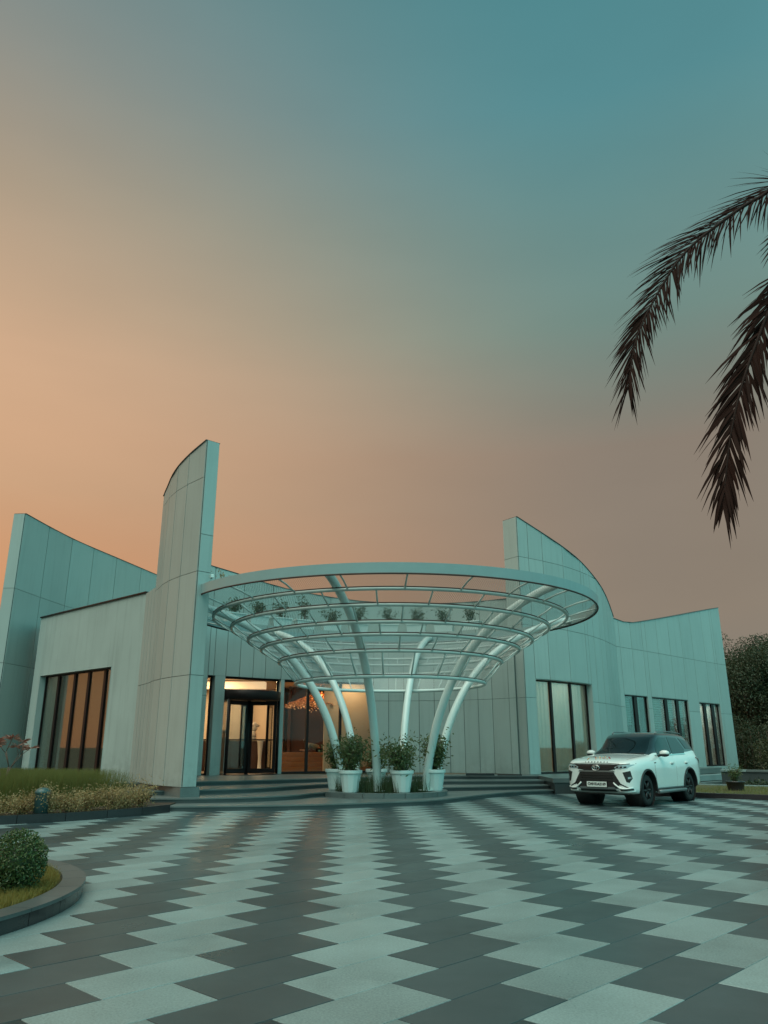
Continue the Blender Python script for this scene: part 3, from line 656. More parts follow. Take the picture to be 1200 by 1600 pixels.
def armchair():
    p = BL(4.75, -1.15); a = math.atan2(*(BL(5) - BL(4))[::-1])
    t = tag(empty('armchair', (p[0], p[1], .45), a), 'dark rounded armchair behind the left window', 'armchair')
    G().box((0, 0, .3), (1.5, .7, .3), bev=.06).out('seat', M['leather'], t)
    g = G().tube([(-.72, .1, .30), (-.70, .0, .7), (-.45, -.12, .93), (0, -.15, .97), (.5, -.12, .95), (.72, 0, .75), (.74, .1, .3)], .13, 10); g.box((0, -.12, .6), (1.35, .16, .7)); g.out('backrest', M['leather'], t)
    for x in (-.6, .6): G().tube([(x, .1, 0), (x, .1, .2)], .03, 6).out('leg', M['frame'], t)
def curtain(c, s0, s1, off, z0, z1, m, label, grp, amp=.085, wl=.27):
    n = int((s1 - s0) / .025); V = []; ph = random.random() * 6
    for i in range(n + 1):
        s = s0 + (s1 - s0) * i / n; w = amp * math.sin(2 * PI * s / wl + ph + 1.3 * math.sin(s * 5.1)) * (.7 + .3 * math.sin(s * 3))
        a = c(s, off + w); b = c(s, off + w * .55); V += [(*a, z0), (*b, z1)]
    o = mesh('curtain', V, [(2 * i, 2 * i + 2, 2 * i + 3, 2 * i + 1) for i in range(n)], m, None, True); tag(o, label, 'curtain', grp)
curtain(RP, .62, 1.68, -.36, .52, 4.1, M['curtain'], 'pale sheer curtain in the left pane of the window behind the parked car', 'sheer curtains')
curtain(RP, 1.72, 3.12, -.37, .52, 4.1, M['curtain'], 'pale sheer curtain in the middle pane of the window behind the parked car', 'sheer curtains')
curtain(RP, 3.18, 4.6, -.36, .52, 4.1, M['curtain'], 'pale sheer curtain in the right pane of the window behind the parked car', 'sheer curtains')
curtain(RW, 8.85, 10.1, -.30, .52, 3.9, M['curtain'], 'pale curtain in the left half of the narrow end window', 'sheer curtains', .03)
curtain(RW, 10.2, 11.4, -.30, .52, 3.9, M['curtain'], 'pale curtain in the right half of the narrow end window', 'sheer curtains', .03)
curtain(RW, .45, 2.6, -.5, .52, 4.0, M['browncloth'], 'brown curtain in the window with half drawn blinds', None, .05, .3)
curtain(BL, .65, 1.68, -.36, .5, 4.1, M['curtain'], 'added sheer curtain for the greenish reflection at the left end of the tall left window', 'sheer curtains', .02)  # unseen curtain added for the green reflection of the wing wall
for i, (a_, b_) in enumerate(((1.76, 2.94), (3.06, 3.99), (4.11, 5.13), (5.27, 5.95))):  # unseen blinds added; their taupe stands in for the reflected sky
    g = G(); slabbox(g, BL, a_, b_, -.345, -.335, .52, .52, 4.1, 4.1); t = tag(empty('added_blind', (0, 0, 0)), ['added taupe blind in the second pane of the tall left window', 'added taupe blind in the middle pane of the tall left window', 'added taupe blind in the fourth pane of the tall left window', 'narrow added taupe blind in the right pane of the tall left window'][i], 'blind', 'added blinds of the left window')
    g.out('added_blind_cloth', M['added_cloth'], t); g = G(); slabbox(g, BL, a_, b_, -.36, -.32, .50, .50, .55, .55); g.out('hem_bar', M['frame'], t)
def blind(c, s0, s1, off, z0, z1, label):
    p = c((s0 + s1) / 2, off); q = c(s1, off) - c(s0, off); a = math.atan2(q[1], q[0]); wd = float(np.hypot(*q))
    t = tag(empty('window_blind', (p[0], p[1], z1), a), label, 'blind', 'slatted window blinds')
    G().box((0, 0, -.03), (wd, .06, .06)).out('head_rail', M['slat'], t)
    n = int((z1 - z0 - .08) / .12); me = G().box((0, 0, 0), (wd, .012, .105)).out('slat', M['slat'], t); me.location = (0, 0, -.13); me.rotation_euler = (R(14), 0, 0)
    for i in range(1, n):
        o = me.copy(); COL.objects.link(o); o.parent = t; o.location = (0, 0, -.13 - .12 * i)
blind(RW, .48, 1.40, -.30, 2.55, 3.95, 'half drawn pale blind in the left pane beside the curved wall'); blind(RW, 1.72, 2.25, -.30, 2.5, 3.95, 'narrow half drawn pale blind left of the white window post')
blind(RW, 3.2, 4.6, -.30, .6, 3.95, 'fully lowered blind just right of the white window post'); blind(RW, 4.9, 5.95, -.30, .6, 3.95, 'fully lowered blind in the middle pane of the wing window'); blind(RW, 6.25, 7.2, -.30, .6, 3.95, 'fully lowered blind in the right pane of the wing window')

# ------------------------------------------------------------------ round canopy
CX, CY = .2, 25.3
can = tag(empty('entrance_canopy', (CX, CY, .25)), 'round white steel canopy flaring out like a funnel over the entrance', 'canopy')
Z0 = .25
RINGS = [(6.68, 5.80), (5.75, 5.46), (5.17, 5.14), (4.62, 4.77), (4.19, 4.49), (3.61, 4.11), (3.05, 3.45)]
def circ(r, z_, n=96, ph=0): return [(r * math.cos(2 * PI * k / n + ph), r * math.sin(2 * PI * k / n + ph), z_ - Z0) for k in range(n)]
r0, z0 = RINGS[0]
V = []; n = 128
for (dr, dz) in ((.03, -.13), (.05, .13), (-.05, .13), (-.05, -.13)): V += circ(r0 + dr, z0 + dz, n)
mesh('rim_band', V, [(a * n + k, a * n + (k + 1) % n, ((a + 1) % 4) * n + (k + 1) % n, ((a + 1) % 4) * n + k) for a in range(4) for k in range(n)], M['rim'], can, False)
G().tube(circ(r0 + .02, z0 - .15, n), .024, 6, True).out('rim_edge', M['rust_shade'], can)
for i, (r, z_) in enumerate(RINGS[1:]):
    q = .05 if i < 5 else .058
    G().tube(circ(r, z_), q, 10, True).out('ring_tube', M['tube' if i == 5 else 'ring'], can)
    G().tube(circ(r + .03, z_ + .047), .018, 5, True).out('ring_shade_edge', M['rust_shade'], can)  # dark tube stands in for the shadow line along the ring top
NB = 24
for i in range(6):
    (ra, za), (rb, zb) = RINGS[i], RINGS[i + 1]; ph = (.5 if i % 2 else 0) * 2 * PI / NB + .06
    rib = G().tube([(ra, 0, za - Z0 - (.1 if i == 0 else 0)), ((ra + rb) / 2, 0, (za + zb) / 2 - Z0 - .02), (rb, 0, zb - Z0)], .024, 6)
    first = rib.out('rib', M['ring'], can); first.rotation_euler = (0, 0, ph)
    vs = []; us = []; n = 4; w_ = 2 * PI / NB
    sl = math.hypot(ra - rb, za - zb)
    for b in range(2):
        rr, zz = (ra - .05, za - (.12 if i == 0 else 0)) if b == 0 else (rb, zb)
        for k in range(n + 1): vs.append((rr * math.cos(w_ * k / n), rr * math.sin(w_ * k / n), zz - Z0 + .05)); us.append((w_ * k / n * (ra + rb) / 2, b * sl))
    pm = bpy.data.meshes.new('mesh_panel'); pm.from_pydata(vs, [], [(k, k + 1, n + 2 + k, n + 1 + k) for k in range(n)]); uvl = pm.uv_layers.new()
    for lp in pm.loops: uvl.data[lp.index].uv = us[lp.vertex_index]
    pm.materials.append(M['wire'])
    for k in range(NB):
        if k:
            o = first.copy(); COL.objects.link(o); o.parent = can; o.rotation_euler = (0, 0, ph + k * w_)
        o = link('mesh_panel', pm, None, can); o.rotation_euler = (0, 0, ph + k * w_)
cp = [(1.5, .02), (1.56, .5), (1.74, 1.2), (2.05, 2.1), (2.55, 3.05), (3.2, 3.88), (4.05, 4.58), (5.0, 5.08), (5.9, 5.42), (6.62, 5.58)]
cpts = catmull(cp, 5); rad = [float(np.interp(k, [0, 12, 45], [.13, .125, .115])) for k in range(len(cpts))]
col0 = G().tube([(a, 0, b) for a, b in cpts], rad, 14).out('column', M['tube'], can)
pl0 = G().lathe([(0, .02), (.24, .02), (.24, .045), (0, .045)], (1.5, 0, 0), 18).out('base_plate', M['tube'], can)
for k in range(6):
    a = R(-105 + 60 * k)
    if k == 0: a0 = a; col0.rotation_euler = (0, 0, a); pl0.rotation_euler = (0, 0, a)
    else:
        for src in (col0, pl0):
            o = src.copy(); COL.objects.link(o); o.parent = can; o.rotation_euler = (0, 0, a)
# planter island under the canopy
PC = (.0, 24.65)
isl = tag(empty('planter_island', (PC[0], PC[1], 0)), 'round granite island holding the canopy columns and white pots', 'planter')
for k in range(20):
    g = G(); a, b = 2 * PI * k / 20 + .004, 2 * PI * (k + 1) / 20 - .004
    pr = []
    for rr in (1.62, 1.93): pr.append([(rr * math.cos(a + (b - a) * i / 3), rr * math.sin(a + (b - a) * i / 3)) for i in range(4)])
    g.prism(pr[0][::-1] + pr[1], .1, .262); g.out('kerb_stone', M['stone'], isl)
G().lathe([(0, .22), (1.62, .22), (1.62, .1)], n=40, smooth=False).out('soil', M['soil'], isl)
pts = RNG.uniform(-1.5, 1.5, (3200, 2)); pts = pts[np.hypot(*pts.T) < 1.5]
kind(blades('grass', pts + np.array(PC), .22, RNG.uniform(.25, .58, len(pts)), RNG.normal(0, .07, (len(pts), 2)), .014, M['leaf']), 'stuff')['label'] = 'dark green grass growing between the white pots'
# ------------------------------------------------------------------ potted plants
def pot_proto():
    t = empty('potted_plant')
    n = 48; prof_ = [(.225, 0), (.235, .02), (.31, .50), (.335, .505), (.345, .52), (.345, .60), (.325, .605), (.31, .56), (0, .55)]
    V = []; F = []
    for i, (r, z_) in enumerate(prof_):
        for k in range(n):
            rr = r * (1 - (.022 if i in (1, 2) and k % 4 in (0, 1) else 0)); a = 2 * PI * k / n; V.append((rr * math.cos(a), rr * math.sin(a), z_))
    for i in range(len(prof_) - 1):
        for k in range(n): F.append((i * n + k, i * n + (k + 1) % n, (i + 1) * n + (k + 1) % n, (i + 1) * n + k))
    F.append(tuple(range(n))[::-1])
    mesh('pot', V, F, M['pot'], t); G().lathe([(.30, .565), (0, .575)], n=20).out('soil', M['soil'], t)
    return t
def bushy(t, seed, h, spread, nleaf, z0, m, lf=.075, stems=7, stemr=.012):
    rs = np.random.default_rng(seed); g = G(); C = []
    for i in range(stems):
        a = rs.random() * 2 * PI; r = spread * rs.uniform(.25, 1); zz = z0 + h * rs.uniform(.55, 1)
        p = [(rs.normal(0, .04), rs.normal(0, .04), z0 - .04), (r * .35 * math.cos(a), r * .35 * math.sin(a), z0 + (zz - z0) * .5), (r * math.cos(a), r * math.sin(a), zz)]
        c = catmull(p, 6); g.tube([tuple(q) for q in c], [stemr * (1 - .7 * k / len(c)) for k in range(len(c))], 5)
        for q in c[2:]: C.append(q)
        for q in c[5:]: C.append(q + rs.normal(0, .08, 3))
    g.out('stem', M['twig'], t)
    C = np.array(C); L = C[rs.integers(0, len(C), nleaf)] + rs.normal(0, .085, (nleaf, 3)) * (spread / .4)
    D = rs.normal(size=(nleaf, 3)); D[:, :2] += L[:, :2] * 1.8; D[:, 2] -= .2
    kind(leaf_mesh('foliage', L, D, rs.uniform(lf * .7, lf * 1.35, nleaf), lf * .45, m, t), 'stuff')
PT = pot_proto()
spots = [(-.98, 23.55, 'white fluted pot with bushy plant left of the front canopy column', 1.0, .36), (.52, 23.45, 'white fluted pot with spreading plant right of the front canopy column', .85, .42),
         (1.52, 24.35, 'white fluted pot behind the right leaning canopy column', .95, .33), (-1.48, 25.0, 'white fluted pot half hidden behind the left canopy column', .85, .30), (-.25, 26.15, 'white fluted pot at the back of the planter island', .8, .38)]
for i, (x, y, lb, hh, sp) in enumerate(spots):
    o = PT if i == 0 else empty('potted_plant')
    if i:
        for ch in [c for c in PT.children if c.name.split('.')[0] in ('pot', 'soil')]:
            c = ch.copy(); COL.objects.link(c); c.parent = o
    o.location = (x, y, .262 if i != 4 else .23); o.rotation_euler = (0, 0, i * 1.1); tag(o, lb, 'potted plant', 'white fluted pots round the canopy columns')
for i, (x, y, lb, hh, sp) in enumerate(spots):
    o = [q for q in bpy.data.objects if q.get('label') == lb][0]; bushy(o, 40 + i, hh, sp * 1.5, 1500 if i != 4 else 1100, .57, M['leafpot'], .105, 22)

# planters along the ledge over the entrance
led = [2.3, 3.35, 4.4, 5.5, 6.7, 7.9, 9.2, 10.4, 11.6, 12.8]
names = ['leftmost planter on the entrance ledge beside the tall blade wall', 'second ledge planter from the tall blade wall', 'third ledge planter from the tall blade wall', 'fourth ledge planter with an upright plant', 'fifth ledge planter left of the middle', 'middle ledge planter behind the canopy mesh', 'ledge planter just right of the middle', 'third ledge planter from the right blade wall', 'second ledge planter from the right blade wall', 'rightmost ledge planter beside the right blade wall']
for i, s in enumerate(led):
    p = ENT(s, -.24); d = ENT(s + .1) - ENT(s - .1); a = math.atan2(d[1], d[0])
    t = tag(empty('ledge_planter', (p[0], p[1], 6.31), a), names[i], 'planter', 'white trough planters on the entrance ledge')
    g = G(); w0, w1_ = .38, .43
    g.hexa([(-w0, -.16, 0), (w0, -.16, 0), (w0, .16, 0), (-w0, .16, 0), (-w1_, -.2, .36), (w1_, -.2, .36), (w1_, .2, .36), (-w1_, .2, .36)]); g.box((0, 0, .375), (.92, .46, .05)); g.out('trough', M['pot'], t)
    bushy(t, 70 + i, [.5, .6, .7, 1.0, .5, .8, .75, .75, .55, .6][i], .42, 260, .42, M['leaf'], .12, 9, .009)
# parapet in front of those planters
# ------------------------------------------------------------------ left bed: kerb, tall grass, variegated shrubs
KL = Curve2([(-15, 16.1), (-11.5, 15.7), (-9.4, 15.9), (-7.8, 16.62), (-6.75, 17.35), (-5.82, 18.5), (-5.18, 19.75)])
kb = kind(empty('bed_kerb', (-8, 18, 0)), 'structure')
n = 12
for k in range(n):
    g = G(); a, b = KL.L * k / n + .006, KL.L * (k + 1) / n - .006
    for i in range(4): slabbox(g, KL, a + (b - a) * i / 4, a + (b - a) * (i + 1) / 4, .0, -.16, -.05, -.05, .175, .175)
    o = g.out('kerb_stone', M['stoned'], kb); o.matrix_parent_inverse = Matrix.Translation((8, -18, 0))
bedp = [tuple(KL(s, -.1)) for s in np.linspace(0, KL.L, 20)]
kind(G().prism(bedp + [(-5.35, 21.0), (-6.6, 23), (-7.9, 25.1), (-13.7, 30.3), (-15, 29), (-22, 29), (-22, 16.2)], -.05, .15).out('bed_soil', M['soil']), 'structure')
def inbed(n_, o0, o1, s0=0, s1=None):
    s = RNG.uniform(s0, KL.L if s1 is None else s1, n_); o = RNG.uniform(o0, o1, n_)
    return np.array([KL(a, -b) for a, b in zip(s, o)]), o
P, o = inbed(30000, .95, 4.6, 3.5, KL.L - .12)
edge = np.clip((1.5 - o) / .55, 0, 1)
nrm = np.array([KL(10, 1) - KL(10, 0)])
keep = (P[:, 0] + (P[:, 1] - 21.2) * -.85 < -5.3 ) & ~((P[:, 1] > 25.0 + (-7.9 - P[:, 0]) * .9))
P, o, edge = P[keep], o[keep], edge[keep]
S_ = np.array([KL(KL.L * .75, 1) - KL(KL.L * .75)])
lean = RNG.normal(0, .07, (len(P), 2)) + S_ * (edge * .34)[:, None] + np.array([[.04, -.03]])
kind(blades('tall_grass', P, .14, RNG.uniform(.80, .89, len(P)) * (1 - .12 * edge), lean, .012, M['grass']), 'stuff')['label'] = 'tall drooping ornamental grass behind the low shrubs'
# shrubs in front, each on its own
sh_s = np.linspace(4.6, KL.L - .5, 13)
for i, s in enumerate(sh_s):
    p = KL(s, -(.42 + .12 * math.sin(i * 2.3))); hh = [.42, .36, .48, .40, .52, .38, .45, .62, .44, .50, .58, .46, .66][i] * .74
    side = ['first', 'second', 'third', 'fourth', 'fifth', 'sixth', 'seventh', 'eighth', 'ninth', 'tenth', 'eleventh', 'twelfth', 'last'][i]
    t = tag(empty('variegated_shrub', (p[0], p[1], .15)), f'cream leaved low shrub in the left bed, {side} along the kerb counting from the left', 'shrub', 'variegated shrubs behind the left kerb')
    bushy(t, 130 + i, hh, .38, 1700, .02, M['leafvar'], .048, 16, .006)
    fl = [c for c in t.children if c.name.startswith('foliage')][0]
    v = KL(s + .1) - KL(s)
# bollard light
p = KL(7.55, -.45)
for _s in [0]:
    pass
BLX = (-7.27, 17.28)
t = tag(empty('bollard_light', (BLX[0], BLX[1], .15)), 'dark teal domed bollard light among the variegated shrubs', 'bollard light')
G().lathe([(0, 0), (.15, 0), (.15, .40), (.155, .41)], n=24).out('post', M['bollard'], t); G().lathe([(.155, .41), (.165, .412), (.166, .45), (.14, .495), (.08, .525), (0, .535)], n=24).out('dome', M['bollard'], t)
# frangipani with reddish leaves
t = tag(empty('frangipani_tree', (-8.85, 18.7, .12)), 'small bare stemmed shrub with reddish leaf rosettes rising from the grass', 'shrub')
g = G(); tips = []
def br(p, d, L, r, dep):
    q = (p[0] + d[0] * L, p[1] + d[1] * L, p[2] + d[2] * L); g.tube([p, q], [r, r * .75], 6)
    if dep == 0: tips.append(q); return
    for k in range(2 if dep < 3 else 3):
        a = random.random() * 2 * PI; nd = Vector(d) * .9 + Vector((math.cos(a), math.sin(a) * .7, .25)) * .62; nd.normalize(); br(q, tuple(nd), L * random.uniform(.7, .9), r * .72, dep - 1)
br((0, 0, 0), (.05, 0, 1), .56, .022, 3); g.out('stem', M['twig'], t)
C = []; D = []
for q in tips:
    for k in range(15):
        a = random.random() * 2 * PI; d = np.array([math.cos(a), math.sin(a), random.uniform(-.35, .7)]); d /= np.linalg.norm(d); C.append(np.array(q) + d * .11); D.append(d)
kind(leaf_mesh('foliage', np.array(C), np.array(D), .20, .042, M['leafred'], t, .12), 'stuff')

# ------------------------------------------------------------------ round kerbed island in the left foreground
IC = (-6.27, 8.0); IR = 3.2
kb2 = tag(empty('lawn_island', (IC[0], IC[1], 0)), 'raised round island with dark granite kerb in the left foreground', 'planter')
for k in range(36):
    a, b = 2 * PI * k / 36 + .0012, 2 * PI * (k + 1) / 36 - .0012
    pr = [[(rr * math.cos(a + (b - a) * i / 4), rr * math.sin(a + (b - a) * i / 4)) for i in range(5)] for rr in (IR - .20, IR)]
    G().prism(pr[0][::-1] + pr[1], -.02, .118).out('kerb_stone', M['stoned'], kb2)
    pr = [[(rr * math.cos(a + (b - a) * i / 4), rr * math.sin(a + (b - a) * i / 4)) for i in range(5)] for rr in (IR - .22, IR + .018)]
    G().prism(pr[0][::-1] + pr[1], .1185, .15).out('coping_stone', M['kerbtop'], kb2)
G().lathe([(0, .16), (IR - 1, .15), (IR - .20, .118), (IR - .20, 0)], n=48, smooth=True).out('soil', M['lawn'], kb2)
r = np.sqrt(RNG.uniform(0, 1, 60000)) * (IR - .25); a = RNG.uniform(-1.6, 1.6, 60000)
P = np.stack([IC[0] + r * np.cos(a), IC[1] + r * np.sin(a)], 1)
kind(blades('lawn_grass', P, .13, RNG.uniform(.03, .10, len(P)), RNG.normal(0, .03, (len(P), 2)), .006, M['drygrass'], None, 2), 'stuff')['label'] = 'short yellowing lawn grass on the round island'
t = tag(empty('clipped_bush', (-3.69, 8.35, .11)), 'clipped round green bush on the left foreground island', 'bush')
G().tube([(0, 0, 0), (.01, 0, .12), (0, .01, .25)], [.03, .025, .02], 7).out('stem', M['bark'], t)
nn = 5200; v = unit(nn); rr = .285 * RNG.uniform(.72, 1.04, (nn, 1)); C = v * rr; C[:, 2] = C[:, 2] * 1.06 + .29; C = C[C[:, 2] > .02]
D = v[:len(C)] + RNG.normal(0, .8, (len(C), 3)); kind(leaf_mesh('foliage', C, D, RNG.uniform(.022, .042, len(C)), .017, M['leafbox'], t), 'stuff')
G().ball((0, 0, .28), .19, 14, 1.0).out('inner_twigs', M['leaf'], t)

# ------------------------------------------------------------------ right side: plinth, steps, low wall, kerbs, hedge, trees
t = tag(empty('window_plinth', (5.75, 27, 0)), 'grey granite plinth under the window beside the steps', 'plinth')
def sub(g, name, m):
    o = g.out(name, m, t); o.matrix_parent_inverse = Matrix.Translation(tuple(-x for x in t.location)); return o
pl = [(5.78, 27.35), (7.3, 27.75), (9.5, 30.6), (12.6, 35.6), tuple(RP(RP.L - .4, .1)), tuple(RP(6, .08)), tuple(RP(3, .08)), tuple(RP(0, .08)), (5.78, 30.9)]
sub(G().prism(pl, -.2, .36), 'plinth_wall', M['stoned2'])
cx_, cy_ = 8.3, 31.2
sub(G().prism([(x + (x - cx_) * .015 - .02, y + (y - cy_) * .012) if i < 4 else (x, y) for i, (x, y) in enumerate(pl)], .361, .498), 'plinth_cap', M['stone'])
t2 = tag(empty('planter_box', (6.62, 27.25, 0), R(14)), 'dark square planter box at the foot of the granite plinth', 'planter box')
G().box((0, 0, .16), (.32, .3, .32), bev=.01).out('box', M['stoned'], t2); G().tube([(0, -.15, .22), (0, -.165, .22)], .04, 10).out('spout', M['stone'], t2)
t = tag(empty('side_steps', (16.6, 41.2, -.5), R(43)), 'grey stone steps below the narrow end window', 'steps')
for i, (d, z1) in enumerate(((2.6, .38), (2.2, .68), (1.6, .98))): G().box((0, (2.6 - d) / 2 + .6, z1 - .14), (4.6, d, .27), bev=.01).out('step_tread', M['stone'] if i % 2 == 0 else M['tile_l'], t)
t = tag(empty('low_wall', (20.6, 37.2, -.3), R(-38)), 'long low stone wall beyond the driveway at right', 'wall')
G().box((0, 0, .32), (9.5, .3, .66)).out('wall_face', M['stoned2'], t)
for k in range(8): G().box((-4.16 + k * 1.19, 0, .71), (1.18, .42, .10), bev=.01).out('coping_stone', M['tile_l'] if k % 3 == 0 else M['stone'], t)
def kerb(name, a, b, h, z0, m, w=.14, seg=1.0):
    a, b = np.array(a), np.array(b); L = np.hypot(*(b - a)); an = math.atan2(*(b - a)[::-1]); n = max(1, int(L / seg))
    e = kind(empty(name, (a[0], a[1], z0), an), 'structure'); first = G().box((L / n / 2, 0, h / 2 - .05), (L / n - .006, w, h + .1), bev=.006).out('kerb_stone', m, e)
    for k in range(1, n):
        o = first.copy(); COL.objects.link(o); o.parent = e; o.location = (L / n * k, 0, random.uniform(-.002, .002))
kerb('drive_kerb', (7.6, 27.2), (17.5, 19.4), .15, 0, M['stoned']); kerb('path_kerb', (12.4, 32.9), (24, 24.5), .12, -.02, M['tile_l'], .18)
def strip(name, pts, z_, m): return kind(mesh(name, [(x, y, z_) for x, y in pts], [tuple(range(len(pts)))], m), 'structure')
strip('lawn', [(7.8, 27.3), (17.6, 19.6), (23.7, 24.5), (12.3, 32.8)], .06, M['lawn'])
P = np.stack([RNG.uniform(9, 18, 16000), RNG.uniform(20, 33, 16000)], 1); q = P[:, 0] + 1.27 * (P[:, 1] - 27.3); P = P[(q > 8.6) & (q < 18.6) & (P[:, 1] - .8 * P[:, 0] < 20.5)]
kind(blades('lawn_grass', P, .055, RNG.uniform(.04, .11, len(P)), RNG.normal(0, .03, (len(P), 2)), .012, M['grass'], None, 2), 'stuff')['label'] = 'strip of green lawn beyond the right kerb'
t = tag(empty('potted_shrub', (12.35, 28.4, .06)), 'small rounded shrub in a dark pot behind the car', 'potted shrub')
G().lathe([(.26, 0), (.30, .26), (.33, .27), (.33, .31), (0, .30)], n=20).out('pot', M['stoned'], t)
bushy(t, 300, .42, .30, 900, .32, M['leafpot'], .06, 12, .008)
def tree(name, loc, h, r, n, label, m, cat='tree', grp=None, seed=0, base=.25, leaf=.22):
    rs = np.random.default_rng(seed); t = tag(empty(name, loc), label, cat, grp)
    g = G(); g.tube([tuple(p) for p in catmull([(0, 0, -.3), (.1, .05, h * .3), (-.05, .1, h * .62), (0, 0, h * .9)], 4)], [.17 * (1 - k / 14) for k in range(13)], 7)
    cs = []; rd_ = []
    for i in range(40):
        a = rs.random() * 2 * PI; zz = h * rs.uniform(base, .96); k = math.sin(min(1, (zz / h - base * .6) / .75) * PI * .78) ** .6 * r * rs.uniform(.35, 1)
        c = (k * math.cos(a), k * math.sin(a), zz); cs.append(c); rd_.append(r * rs.uniform(.34, .55)); g.tube([(0, 0, zz * .7), (c[0] * .5, c[1] * .5, zz * .88), c], [.06, .04, .015], 5)
    g.out('trunk', M['bark'], t)
    C = clumps(cs, rd_, n // 40, 1.0); kind(leaf_mesh('crown', C, unit(len(C)) * 1.0 + np.array([0, 0, -.2]), RNG.uniform(leaf * .6, leaf * 1.3, len(C)), leaf * .5, m, t), 'stuff')
TL = [((25.0, 54, -.5), 8.6, 2.6, 'dark dense tree nearest the right wing wall'), ((28.6, 55, -.5), 9.0, 3.0, 'dark tree rising second from the right wing wall'), ((27.0, 58.5, -.5), 9.4, 3.0, 'taller dark tree standing behind the other two'), ((32.5, 56, -.5), 8.7, 3.0, 'dark tree at the right edge of the picture'), ((23.4, 57.5, -.5), 8.2, 2.4, 'dark tree half hidden by the right wing wall')]
for i, (l, h, r_, lb) in enumerate(TL): tree('garden_tree', l, h, r_, 34000, lb, M['tree'], 'tree', 'dark trees beyond the right wing', 400 + i, .05, .16)
def hedge(name, a, b, h, d, label, n, m):
    a, b = np.array(a), np.array(b); L = np.hypot(*(b - a)); t = tag(empty(name, (a[0], a[1], -.4), math.atan2(*(b - a)[::-1])), label, 'hedge')
    C = np.stack([RNG.uniform(0, L, n), RNG.uniform(-d / 2, d / 2, n), RNG.random(n) ** .6 * h], 1); C[:, 2] *= 1 + .12 * np.sin(C[:, 0] * 2.1); C += RNG.normal(0, .05, C.shape)
    kind(leaf_mesh('foliage', C, unit(n), RNG.uniform(.08, .16, n), .07, m, t), 'stuff'); g = G()
    for k in range(int(L / .5)): g.tube([(k * .5 + .2, 0, 0), (k * .5 + .25, .05, h * .8)], .025, 5)
    g.out('stem', M['bark'], t)
hedge('clipped_hedge', (20.2, 43.5), (31, 39.5), 2.1, 1.3, 'clipped brownish green hedge behind the low wall at right', 9000, M['hedge'])
hedge('dark_hedge', (21.5, 50.5), (36, 48.5), 3.6, 1.5, 'tall dark hedge filling the gap under the trees', 13000, M['tree'])
# hedge-dark planting bed between kerbs
hedge('low_hedge', (14.3, 32.5), (24, 26.8), .55, .8, 'low dark hedge in front of the long stone wall', 5000, M['tree'])
